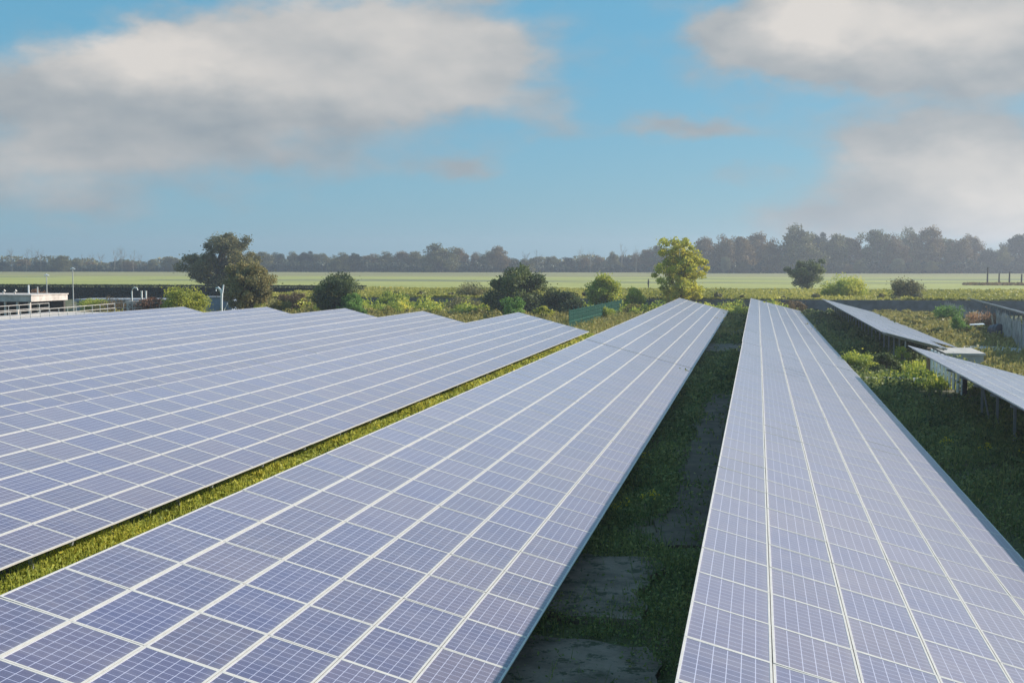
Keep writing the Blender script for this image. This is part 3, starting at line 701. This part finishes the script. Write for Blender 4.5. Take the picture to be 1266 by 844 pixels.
tree('weed_bush', 'small green shrub in the sunlit patch between the two right solar rows', 'plant', (7.2, 74.5, 0), 1.5, 1.9, .1, 'dark', 52, 16, 3500, .12, .03, 6, 3, 'dome', rbias=(.1, .9))
tree('weed_bush', 'bright lime weed under the end of the far right solar row', 'plant', (8.6, 79.5, 0), 1.4, 1.3, .1, 'ygreen', 53, 12, 1500, .12, .03, 6, 3, 'cone')
tree('weed_bush', 'yellow green bush in the sunlit patch at the foot of the pale solar row', 'plant', (5.9, 77.0, 0), 1.3, 2.6, .1, 'ygreen', 54, 18, 3500, .12, .03, 6, 3, 'dome')
for i, (x, y, h, w, k, lab) in enumerate((
    (-53.5, 137, 1.9, 2.6, 'drygrass', 'clump of tall dry grass right of the bushy tree'),
    (-50.9, 146, 2.4, 3.2, 'rust', 'reddish dry shrub just left of the round bush'),
    (-66.5, 158, 2.0, 5.5, 'ygreen', 'low yellow green shrub behind the railing, right of the taller lamp post'),
    (-79, 146, 1.9, 6.0, 'brown', 'low brown shrub before the low grey roofed building'),
    (-83.5, 149, 1.7, 4.0, 'ygreen', 'low yellow green shrub between the two lamp posts'),
    (-37, 160, 2.3, 7.0, 'olive', 'flat olive shrub along the low wall, left of the large dark bush'),
    (-92, 150, 3.5, 3.5, 'rust', 'reddish tree top behind the pavilion roof'),
    (-39.5, 175, 1.8, 6.0, 'olive', 'low shrub standing in the meadow edge behind the wall, left of the large dark bush'),
    (-16.7, 140, 1.5, 2.2, 'ygreen', 'low yellow green weeds at the foot of the green mesh fence, nearer clump'),
    (-14.7, 153, 1.6, 3.0, 'drygrass', 'low pale weeds near the far end of the green mesh fence'),
    (-23.5, 140, 1.6, 2.0, 'yellow', 'small bright yellow shrub left of the green mesh fence'),
    (-3.2, 160, 1.4, 3.2, 'brown', 'brownish weeds on the wall at the far end of the dark gap'),
    (4.4, 163, 1.5, 3.6, 'brown', 'brown shrub at the foot of the wall behind the pale solar row'))):
    tree('shrub', lab, 'shrub', (x, y, ZF if y > 166 and x > -57 else 0), h, w, .05, k, 60 + i, 20, 5000, .18, .04, 8, 3, 'dome' if i % 2 else 'round', fill=.2)

# far tree line (built once per kind, then copied)
FAR_LEFT = [(-449.0, 677, 6.6, 11.5, 0), (-432.0, 670, 6.6, 10.4, 2), (-429.0, 685, 8.1, 12.5, 1), (-410.0, 673, 6.1, 9.4, 2), (-395.0, 668, 10.3, 14.9, 0), (-394.0, 685, 8.0, 11.4, 0), (-400.0, 711, 5.2, 10.9, 1), (-388.0, 705, 4.7, 9.8, 0), (-378.0, 703, 6.6, 9.7, 2), (-356.0, 676, 5.6, 9.3, 1), (-356.0, 692, 4.2, 9.5, 1), (-343.0, 679, 7.0, 6.5, 0), (-329.0, 674, 8.4, 11.1, 0), (-316.0, 670, 6.5, 11.0, 2)]
FAR_MID = [(-274.0, 676, 11.1, 11.9, 0), (-280.0, 711, 12.4, 13.4, 2), (-268.0, 706, 11.8, 12.4, 0), (-259.0, 705, 11.3, 12.3, 2), (-249.0, 705, 11.8, 13.2, 0), (-228.0, 675, 11.0, 12.6, 0), (-222.0, 680, 10.1, 10.9, 2), (-218.0, 696, 10.7, 12.0, 1), (-211.0, 702, 11.7, 14.0, 0), (-203.0, 708, 11.2, 12.2, 1), (-193.0, 709, 13.1, 14.0, 0), (-170.0, 669, 16.1, 20.2, 0), (-166.0, 695, 12.9, 13.7, 1), (-156.0, 699, 11.5, 11.0, 1), (-148.0, 690, 11.9, 10.8, 0), (-138.0, 674, 13.5, 12.3, 1), (-133.0, 689, 8.3, 10.7, 2), (-122.0, 669, 7.3, 9.6, 0)]
FAR_GAP = [(-123.0, 707, 8.4, 10.1, 0), (-113.0, 705, 9.7, 10.9, 0), (-103.0, 692, 8.7, 11.6, 2), (-92.0, 682, 7.3, 8.8, 1), (-87.0, 706, 9.7, 10.0, 1), (-78.0, 693, 11.3, 8.9, 0), (-73.0, 705, 8.3, 9.0, 2), (-66.0, 704, 11.0, 11.7, 1), (-59.0, 690, 13.9, 13.2, 1), (-52.0, 687, 14.3, 11.3, 0), (-45.0, 694, 12.6, 11.4, 1)]
FAR_RIGHT = [(-26.0, 657, 17.1, 14.9, 1), (-17.0, 643, 19.6, 14.6, 1), (-9.0, 650, 20.6, 16.3, 1), (-1.0, 676, 19.9, 15.2, 1), (7.0, 637, 17.4, 11.9, 1), (19.0, 637, 24.1, 23.0, 0), (30.0, 666, 19.5, 14.1, 2), (37.0, 649, 21.5, 16.1, 0), (46.0, 662, 20.2, 13.9, 1), (59.0, 659, 21.3, 17.0, 0), (67.0, 652, 19.9, 13.6, 1), (76.0, 685, 23.5, 16.8, 0), (81.0, 645, 21.6, 15.8, 1), (91.0, 656, 19.0, 14.4, 0), (97.0, 645, 18.4, 13.3, 1), (105.0, 667, 18.0, 13.0, 1), (110.0, 649, 12.9, 11.0, 2), (117.0, 653, 13.0, 11.1, 0), (129.0, 672, 19.2, 17.8, 2), (138.0, 651, 20.3, 18.0, 0), (151.0, 663, 18.9, 17.5, 1)]
FAR_LOW = [(-16.0, 635, 7.9, 5.6, 3), (-7.0, 629, 6.3, 7.1, 1), (48.0, 628, 6.3, 7.0, 0), (66.0, 630, 7.0, 7.0, 3), (74.0, 634, 7.0, 7.0, 0), (43.0, 633, 4.7, 6.3, 1), (81.0, 630, 5.5, 6.9, 0)]
BARE = [(-426.0, 669, 15.5, 5.6), (-415.0, 666, 14.5, 6.5), (-412.0, 671, 16.9, 6.6), (-404.0, 663, 14.0, 5.6), (-386.0, 676, 11.3, 4.7), (-382.0, 680, 13.2, 4.7), (-377.0, 681, 12.2, 5.7), (-366.0, 677, 14.0, 5.6), (-364.0, 681, 15.0, 6.6), (-353.0, 662, 16.6, 5.5), (-349.0, 668, 13.9, 4.6), (-351.0, 681, 13.1, 4.7), (-124.0, 678, 12.6, 5.3), (-116.0, 670, 13.4, 5.2), (-94.0, 681, 16.1, 4.4), (-88.0, 674, 13.3, 4.3), (-72.0, 678, 17.2, 6.1), (-63.0, 668, 15.7, 5.1)]
FARM = ['fargreen', 'farbrown', 'fardark', 'farpale']
protos = {}
for k in range(4):
    for v in range(3):
        cs, V, rn = crown(16, 14, .5, 70, 10000, .70, 300 + k * 10 + v, ('round', 'dome', 'dome')[v], fill=.35, clr=.15, stray=0)
        protos[k, v] = (quad_mesh('crown', V, LF[FARM[k]], rn), trunk_mb(16, 1.5, cs, .4, 10, k * 7 + v).mesh('trunk', M_trunk))
def far_tree(x, y, h, w, k, i, label, group):
    v = i % 3; a, b_ = protos[k, v]
    t = empty('distant_tree', (x, y, ZF), random.uniform(0, 6.28)); t.scale = (w / 12.6, w / 12.6, h / 15.6)
    tag(t, label, 'tree', group)
    link('crown', a, t); link('trunk', b_, t)
    return t
KN = ['hazy green', 'hazy brown', 'hazy dark', 'pale']
for A, where, gname in ((FAR_LEFT, 'in the low distant tree line left of the big dark tree', 'distant trees at left'), (FAR_MID, 'in the distant tree line, between big dark tree and large dark bush', 'distant trees left of centre'),
                 (FAR_GAP, 'in the distant tree line, between large dark bush and yellow tree', 'distant trees left of the yellow tree'),
                 (FAR_RIGHT, 'in the tall distant wood right of the yellow tree', 'tall distant trees at right'), (FAR_LOW, 'at the foot of the distant wood right of the yellow tree', 'low distant trees at right')):
    for i, (x, y, h, w, k) in enumerate(A):
        lab = ('small ' if A is FAR_LOW else '') + KN[k] + ' tree ' + where
        gr = gname + ', ' + KN[k]
        if (x, y) == (-170, 669): lab = 'highest domed tree of the distant tree line left of the large dark bush'; gr = gname
        if (x, y) == (19, 637): lab = 'tallest broad green tree of the distant wood, above the lone meadow bush'; gr = gname
        if (x, y) == (-395, 668): lab = 'widest rounded tree of the low distant tree line, above the two lamp posts'; gr = gname
        if (x, y) == (-16, 635): lab = 'small pale conical tree at the foot of the distant wood, beside the yellow tree'; gr = gname
        far_tree(x, y, h + (1.0 if A is FAR_RIGHT else .6), w, k, i, lab, gr)
def bare_mesh(seed):
    g = random.Random(seed); b = MB()
    def br(p, d, L, r, lv):
        q = p + d * L; b.tube([p, (p + q) / 2 + Vector((g.uniform(-.1, .1), g.uniform(-.1, .1), 0)) * L * .3, q], [r, r * .8, r * .55], 4, cap=False)
        if lv == 0: return
        for k in range(4 if lv > 1 else 3):
            t = g.uniform(.45, 1.0); dd = (d + Vector((g.uniform(-.75, .75), g.uniform(-.75, .75), g.uniform(.0, .5)))).normalized(); br(p + d * L * t, dd, L * g.uniform(.45, .65), r * .5, lv - 1)
    br(Vector((0, 0, 0)), Vector((g.uniform(-.08, .08), 0, 1)).normalized(), 8.5, .22, 3)
    return b.mesh('branches', M_bare)
bms = [bare_mesh(s) for s in (1, 2, 3)]
for i, (x, y, h, w) in enumerate(BARE):
    t = link('bare_tree', bms[i % 3]); t.location = (x, y, ZF); t.rotation_euler.z = random.uniform(0, 6); t.scale = (w / 7, w / 7, h / 16.5)
    left = x < -300
    tag(t, 'thin leafless tree above the distant tree line ' + ('left of the big dark tree' if left else 'left of the yellow tree'), 'bare tree', 'leafless trees ' + ('at far left' if left else 'left of the yellow tree'))
# undergrowth that closes the wood at its foot
g = np.random.default_rng(5); n = 60000
X = g.uniform(-520, 190, n); hmax = np.where(X > -35, 6.5, np.where(X > -125, 4.8, np.where(X > -290, 6.8, 4.0))) * (.72 + .28 * np.sin(X * .21) * np.sin(X * .067 + 1) + .15 * np.sin(X * .9))
C = np.stack([X, np.where(X > -35, 640, 682) + g.uniform(-5, 5, n), ZF + g.random(n) * hmax], 1)
o = link('woodland_undergrowth', quad_mesh('undergrowth', leaves(C, g.uniform(.9, 1.7, n), g), LF['fardark'], g.random(n)))
tag(o, 'dark hazy undergrowth closing the foot of the distant tree line', 'undergrowth', kind='stuff')
n = 26000
X = g.uniform(-700, 420, n); C = np.stack([X, 760 + g.uniform(-6, 6, n), ZF + g.random(n) * (7.5 + 1.5 * np.sin(X * .05) + 1.2 * np.sin(X * .23))], 1)
o = link('far_wood', quad_mesh('farwood', leaves(C, g.uniform(1.6, 2.8, n), g), LF['fargreen'], g.random(n)))
tag(o, 'faint far-off wood showing in the gaps of the distant tree line', 'wood', kind='stuff')

# posts in the meadow at right
for i, (x, y, h, lab) in enumerate(((49.7, 294, 3.9, 'tallest dark post standing in the meadow near the right edge'), (52.3, 295, 2.5, 'short dark post in the meadow, next after the tallest one'),
        (54.1, 293, 2.9, 'short dark post in the meadow, between two others near the right edge'), (56.8, 294, 2.4, 'dark post in the meadow closest to the right edge'))):
    b = MB(); b.tube([(0, 0, -.2), (0, 0, h * .6), (.03, 0, h)], [.2, .17, .14], 7); b.box(-.3, .3, -.25, .25, -.1, .35)
    o = b.build('meadow_post', M_dark); o.location = (x, y, ZF); tag(o, lab, 'post', 'dark posts in the meadow')
g = np.random.default_rng(9); n = 1500; C = np.stack([g.uniform(44, 62, n), 290 + g.normal(0, 2, n), ZF + g.random(n) * .55], 1)
tag(link('meadow_brush', quad_mesh('brush', leaves(C, .5, g), LF['brown'], g.random(n))), 'low brown brush around the dark posts in the meadow', 'brush', kind='stuff')

# ------------------------------------------------------------------ person in the meadow
def person(loc, rz):
    t = empty('person', loc, rz); tag(t, 'person in dark clothes standing in the meadow left of the yellow tree', 'person')
    V = {'pel': (0, 0, .95), 'wai': (0, .0, 1.12), 'che': (0, -.02, 1.36), 'nk': (0, -.01, 1.53), 'hd': (0, .03, 1.63), 'ht': (0, .03, 1.76),
         'sl': (-.19, -.01, 1.46), 'el': (-.25, 0, 1.17), 'wl': (-.20, .16, .98), 'hl': (-.18, .23, .93), 'sr': (.19, -.01, 1.46), 'er': (.25, -.02, 1.17), 'wr': (.23, .1, .92), 'hr': (.22, .14, .84),
         'pl': (-.10, 0, .90), 'kl': (-.11, .03, .50), 'al': (-.12, -.01, .09), 'tl': (-.13, .16, .04), 'pr': (.10, 0, .90), 'kr': (.12, .0, .50), 'ar': (.14, -.06, .09), 'tr': (.15, .11, .04)}
    Rr = dict(pel=.15, wai=.135, che=.16, nk=.06, hd=.10, ht=.075, sl=.075, el=.05, wl=.035, hl=.03, sr=.075, er=.05, wr=.035, hr=.03, pl=.095, kl=.062, al=.045, tl=.035, pr=.095, kr=.062, ar=.045, tr=.035)
    E_ = [('pel', 'wai'), ('wai', 'che'), ('che', 'nk'), ('nk', 'hd'), ('hd', 'ht'), ('che', 'sl'), ('sl', 'el'), ('el', 'wl'), ('wl', 'hl'), ('che', 'sr'), ('sr', 'er'), ('er', 'wr'), ('wr', 'hr'),
          ('pel', 'pl'), ('pl', 'kl'), ('kl', 'al'), ('al', 'tl'), ('pel', 'pr'), ('pr', 'kr'), ('kr', 'ar'), ('ar', 'tr')]
    ks = list(V); me = bpy.data.meshes.new('body'); me.from_pydata([V[k] for k in ks], [(ks.index(a), ks.index(c)) for a, c in E_], [])
    o = link('body', me, t); sm = o.modifiers.new('skin', 'SKIN'); 
    for i, k in enumerate(ks): me.skin_vertices[0].data[i].radius = (Rr[k], Rr[k] * (.75 if k in ('pel', 'wai', 'che') else 1))
    me.skin_vertices[0].data[0].use_root = True
    o.modifiers.new('sub', 'SUBSURF').levels = 2; o.modifiers['sub'].render_levels = 2
    m, tt, b = mat('person body'); tcn = tt.node('ShaderNodeTexCoord'); s = tt.node('ShaderNodeSeparateXYZ'); tt.l.new(tcn.outputs['Object'], s.inputs[0])
    c = tt.mix(tt.m('GREATER_THAN', s.outputs[2], .97), (.04, .04, .045, 1), (.03, .032, .05, 1)); c = tt.mix(tt.m('GREATER_THAN', s.outputs[2], 1.54), c, (.45, .29, .21, 1)); tt.l.new(c, b.inputs['Base Color'])
    me.materials.append(m)
    b = MB(); b.tube([(0, .005, 1.62), (0, .0, 1.70), (0, .0, 1.78), (0, .01, 1.80)], [.085, .108, .085, .03], 12); b.build('hair', M_hair, t)
    b = MB(); b.tube([(0, .125, 1.66), (0, .15, 1.64), (0, .13, 1.62)], [.012, .018, .012], 6); b.build('nose', M_skin, t)
    return t
person((-20.0, 237, ZF), R(120))

# ------------------------------------------------------------------ weeds and stones on the site
def blades(regions, n, hlo, hhi, seed, m, name, label, cat='weeds', leafy=.45, clump=1.6, avoid=(), wide=1.0, thr=.42):
    g = np.random.default_rng(seed); P = []
    areas = [max((x1 - x0) * (y1 - y0), .1) * w for x0, x1, y0, y1, w in regions]; tot = sum(areas)
    for (x0, x1, y0, y1, w), a in zip(regions, areas):
        k = int(n * a / tot); P.append(np.stack([g.uniform(x0, x1, k), g.uniform(y0, y1, k)], 1))
    P = np.concatenate(P)
    f = .5 + .25 * np.sin(P[:, 0] * clump + np.sin(P[:, 1] * .7) * 2) + .25 * np.sin(P[:, 1] * clump * .8 + np.sin(P[:, 0] * 1.3 + 2) * 2) + g.normal(0, .16, len(P))
    keep = f > thr
    for x0, x1, y0, y1 in avoid:
        keep &= ~((P[:, 0] > x0) & (P[:, 0] < x1) & (P[:, 1] > y0) & (P[:, 1] < y1) & (g.random(len(P)) < .84))
    P = P[keep]; f = f[keep]; n = len(P)
    z0 = site_z(P[:, 0], P[:, 1]) - .02
    H = g.uniform(hlo, hhi, n) * (.5 + .8 * np.clip(f, 0, 1)); L = g.random(n) < leafy
    C = np.stack([P[:, 0], P[:, 1], z0 + H * g.uniform(.3, 1, n)], 1)
    dist = np.hypot(P[:, 0], P[:, 1]); s = np.clip(dist * .0026, .045, .24) * wide
    Q = leaves(C[L], (s[L] * g.uniform(.8, 1.6, L.sum())), g, .3)
    B = ~L; nb = B.sum(); base = np.stack([P[B, 0], P[B, 1], z0[B]], 1); a = g.uniform(0, 6.28, nb); w = s[B] * .22
    wv = np.stack([np.cos(a) * w, np.sin(a) * w, 0 * a], 1); tip = base + np.stack([g.normal(0, .25, nb) * H[B], g.normal(0, .25, nb) * H[B], H[B]], 1)
    T = np.stack([base - wv, base + wv, tip + wv * .25, tip - wv * .25], 1)
    rn = np.clip(np.concatenate([.25 + .35 * f[L] + g.normal(0, .18, L.sum()), .2 + .4 * f[B] + g.normal(0, .2, nb)]), 0, 1)
    o = link(name, quad_mesh(name, np.concatenate([Q, T]), m, rn)); tag(o, label, cat, kind='stuff'); return o
blades([(-15.3, -14.4, 12, 60, .5), (-14.4, -13.2, 12, 60, 3.2), (-14.6, -12.9, 60, 104, 1.6)], 90000, .16, .52, 7, LF['ygreen'], 'weeds', 'tall sunlit weeds along the low edge of the blue panel row at left', thr=.22, leafy=.7)
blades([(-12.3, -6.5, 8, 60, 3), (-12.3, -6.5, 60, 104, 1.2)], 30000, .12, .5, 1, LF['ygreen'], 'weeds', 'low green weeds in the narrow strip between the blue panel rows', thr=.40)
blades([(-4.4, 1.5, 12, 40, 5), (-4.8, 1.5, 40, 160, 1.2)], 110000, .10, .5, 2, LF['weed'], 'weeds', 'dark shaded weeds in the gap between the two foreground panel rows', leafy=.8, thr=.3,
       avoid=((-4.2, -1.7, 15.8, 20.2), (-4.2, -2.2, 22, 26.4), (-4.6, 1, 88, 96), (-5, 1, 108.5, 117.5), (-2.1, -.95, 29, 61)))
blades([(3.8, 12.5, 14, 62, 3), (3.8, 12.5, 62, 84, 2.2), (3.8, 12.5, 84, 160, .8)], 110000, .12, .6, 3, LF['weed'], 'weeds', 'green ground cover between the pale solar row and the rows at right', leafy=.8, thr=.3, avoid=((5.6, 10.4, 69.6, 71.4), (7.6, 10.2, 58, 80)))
blades([(12.5, 26, 60, 165, 1)], 60000, .12, .55, 4, LF['drygrass'], 'weeds', 'sunlit rough grass on the mound before the plank fences', avoid=((11.5, 14.2, 80, 89), (14.4, 21.6, 92.8, 99.6)), wide=1.1, thr=.3)
blades([(-58, 5, 104, 164.5, 1), (-80, -58, 126, 205, .5)], 110000, .15, .8, 5, LF['drygrass'], 'rough_grass', 'dry yellow rough grass between the ends of the solar rows and the low wall', 'grass', wide=1.15, thr=.35)
blades([(-20, -8, 96, 160, 1)], 12000, .1, .4, 6, LF['fresh'], 'weeds', 'bright green weeds on the sandy ground before the green mesh fence', thr=.6)
blades([(6.0, 10.5, 66.5, 80, 1)], 9000, .1, .5, 8, LF['ygreen'], 'weeds', 'yellow green weeds in the sunlit patch between the right solar rows', thr=.35, avoid=((5.6, 10.4, 69.6, 71.4),))
n = 60000; g = np.random.default_rng(77); X = g.uniform(-72, 75, n); Y = 165.4 + (g.random(n) ** 1.6) * 62
H_ = g.uniform(.15, .55, n) * (.6 + .5 * np.sin(X * .3 + Y * .5) * np.sin(X * .11)); C = np.stack([X, Y, ZF + np.maximum(H_, .05) * .7], 1)
tag(link('meadow_grass', quad_mesh('mg', leaves(C, g.uniform(.35, .7, n), g, .2), LF['meadow'], np.clip(.35 + .25 * np.sin(X * .17) + g.normal(0, .2, n), 0, 1))), 'rough yellow green grass along the near edge of the meadow', 'grass', kind='stuff')
def clumps(regions, n, rlo, rhi, seed, m, label, leaf=None, cat='weeds', name='weed_clumps', rb=0.0):
    g = np.random.default_rng(seed); A_ = [(a[1] - a[0]) * (a[3] - a[2]) for a in regions]; V = []; rn = []
    for a, ar in zip(regions, A_):
        for _ in range(max(1, int(n * ar / sum(A_)))):
            x, y = g.uniform(a[0], a[1]), g.uniform(a[2], a[3]); r = g.uniform(rlo, rhi); k = int(60 + 130 * r / rhi)
            q = g.normal(size=(k, 3)); q /= np.linalg.norm(q, axis=1, keepdims=True); q *= g.random((k, 1)) ** .5 * r; q[:, 2] = np.abs(q[:, 2]) * g.uniform(.7, 1.7)
            z = float(site_z(np.array(x), np.array(y))); q += [x, y, z if y < 165 or x < -57 else ZF]
            V.append(leaves(q, (leaf or max(.06, .0023 * math.hypot(x, y))) * g.uniform(.8, 1.4, k), g)); rn.append(np.clip(rb + g.normal(.42, .2) + g.normal(0, .18, k), 0, 1))
    tag(link(name, quad_mesh(name, np.concatenate(V), LF[m], np.concatenate(rn))), label, cat, kind='stuff')
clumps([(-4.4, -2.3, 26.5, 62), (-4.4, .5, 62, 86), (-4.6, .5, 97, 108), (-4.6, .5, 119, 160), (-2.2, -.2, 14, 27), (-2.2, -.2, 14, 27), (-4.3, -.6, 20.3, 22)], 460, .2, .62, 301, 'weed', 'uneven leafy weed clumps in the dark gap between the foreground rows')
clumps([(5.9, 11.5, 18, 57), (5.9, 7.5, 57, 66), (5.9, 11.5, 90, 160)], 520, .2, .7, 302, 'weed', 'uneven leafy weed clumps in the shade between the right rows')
clumps([(12.8, 19.5, 102, 163)], 150, .2, .6, 303, 'drygrass', 'rough sunlit weed clumps on the mound at right')
clumps([(-56, 4, 150, 164)], 330, .5, 1.5, 304, 'ygreen', 'low scrub growing along the foot of the grey wall', cat='scrub', name='scrub', rb=-.1)
clumps([(-60, -20, 112, 150)], 300, .3, 1.0, 305, 'drygrass', 'dry tufts and low scrub beyond the ends of the left rows', cat='scrub', name='scrub')
clumps([(-55, 70, 165.6, 172)], 36, .3, .8, 306, 'olive', 'dull olive tufts along the meadow edge above the wall', cat='scrub', name='scrub', rb=-.2)
# sandy ground patch by the mesh fence
sp = slab(-15.4, -9.6, 97, 140, .06, 'pale sandy strip between the green mesh fence and the central solar row', 11, plain('sand', (.36, .28, .20), .95, 0, .2, 1.2, .3)); sp.name = 'sand_path'; sp['category'] = 'path'; del sp['group']

def flower(loc, label, group, petal, seed, h=.55, n=26):
    g = np.random.default_rng(seed); t = empty('wildflower', loc); tag(t, label, 'flower', group)
    b = MB()
    tips = []
    for k in range(5):
        a = g.uniform(0, 6.28); r = g.uniform(.05, .22); p = (math.cos(a) * r, math.sin(a) * r, h * g.uniform(.7, 1.1)); tips.append(p)
        b.tube([(0, 0, -.05), (p[0] * .4, p[1] * .4, p[2] * .5), p], [.012, .01, .006], 4, cap=False)
    b.build('stem', LF_stem, t)
    C = np.array(tips)[g.integers(0, 5, n)] + g.normal(0, .045, (n, 3)); link('blossom', quad_mesh('blossom', leaves(C, .075, g), LF[petal], g.random(n)), t)
LF_stem = plain('green stem', (.08, .13, .04), .7)
for i, (x, y, z, p, lab) in enumerate((
    (-3.2, 30.5, .55, 'petal', 'yellow wildflower in the dark gap, nearest the second concrete slab'), (-2.6, 31.5, .55, 'petal', 'yellow wildflower in the dark gap, a little right of the nearest one'),
    (-3.4, 38.5, .5, 'petal', 'tiny yellow wildflower farther back in the dark gap'),
    (-12.2, 33.0, .6, 'petal', 'yellow wildflower cluster in the sunlit strip beside the dark panel edge'), (-12.3, 31.2, .6, 'petal', 'second yellow wildflower cluster in the sunlit strip, nearer the viewer'),
    (8.3, 41.5, .5, 'petal', 'yellow wildflower in the shade left of the near right row, closer to its posts'), (7.2, 42.5, .5, 'petal', 'yellow wildflower in the middle of the shaded ground at right'),
    (6.2, 43.5, .5, 'petal', 'yellow wildflower in the shaded ground at right, closest to the pale solar row'), (7.2, 32.0, .7, 'petal', 'bright yellow flowering weed in the shade at the right edge'))):
    flower((x, y, 0), lab, 'yellow wildflowers among the weeds', p, 200 + i, z, 34)
for i in range(14):
    x, y = -12.0 + random.uniform(-.45, .5), 25.3 + i * .38
    flower((x, y, 0), 'white flowering weed in the sunlit strip between the blue panel rows', 'white flowering weeds in the sunlit strip', 'wpetal', 240 + i, .5, 26)
# pale stones in the sunlit strip
for i, (x, y, s) in enumerate(((-11.6, 41.5, .42), (-11.7, 47.8, .5), (-11.5, 51.0, .48), (-11.8, 58, .5), (-12.0, 66.5, .45), (-11.9, 37.0, .35), (-11.4, 54.2, .3))):
    bm_ = random.Random(i); b = MB(); N = 10; rings = 5
    for j in range(rings + 1):
        th = math.pi * j / rings
        for k in range(N):
            a = 2 * math.pi * k / N; r = s * (1 + bm_.uniform(-.14, .14)); b.v.append((r * 1.25 * math.sin(th) * math.cos(a), r * math.sin(th) * math.sin(a), r * .62 * math.cos(th)))
    for j in range(rings):
        for k in range(N): b.f.append((j * N + k, (j + 1) * N + k, (j + 1) * N + (k + 1) % N, j * N + (k + 1) % N)); b.mi.append(0)
    o = b.build('stone', M_stone); o.location = (x, y, .12); o.rotation_euler.z = i * 1.3
    tag(o, 'pale stone lying in the sunlit weed strip between the blue panel rows', 'stone', 'pale stones in the sunlit strip')
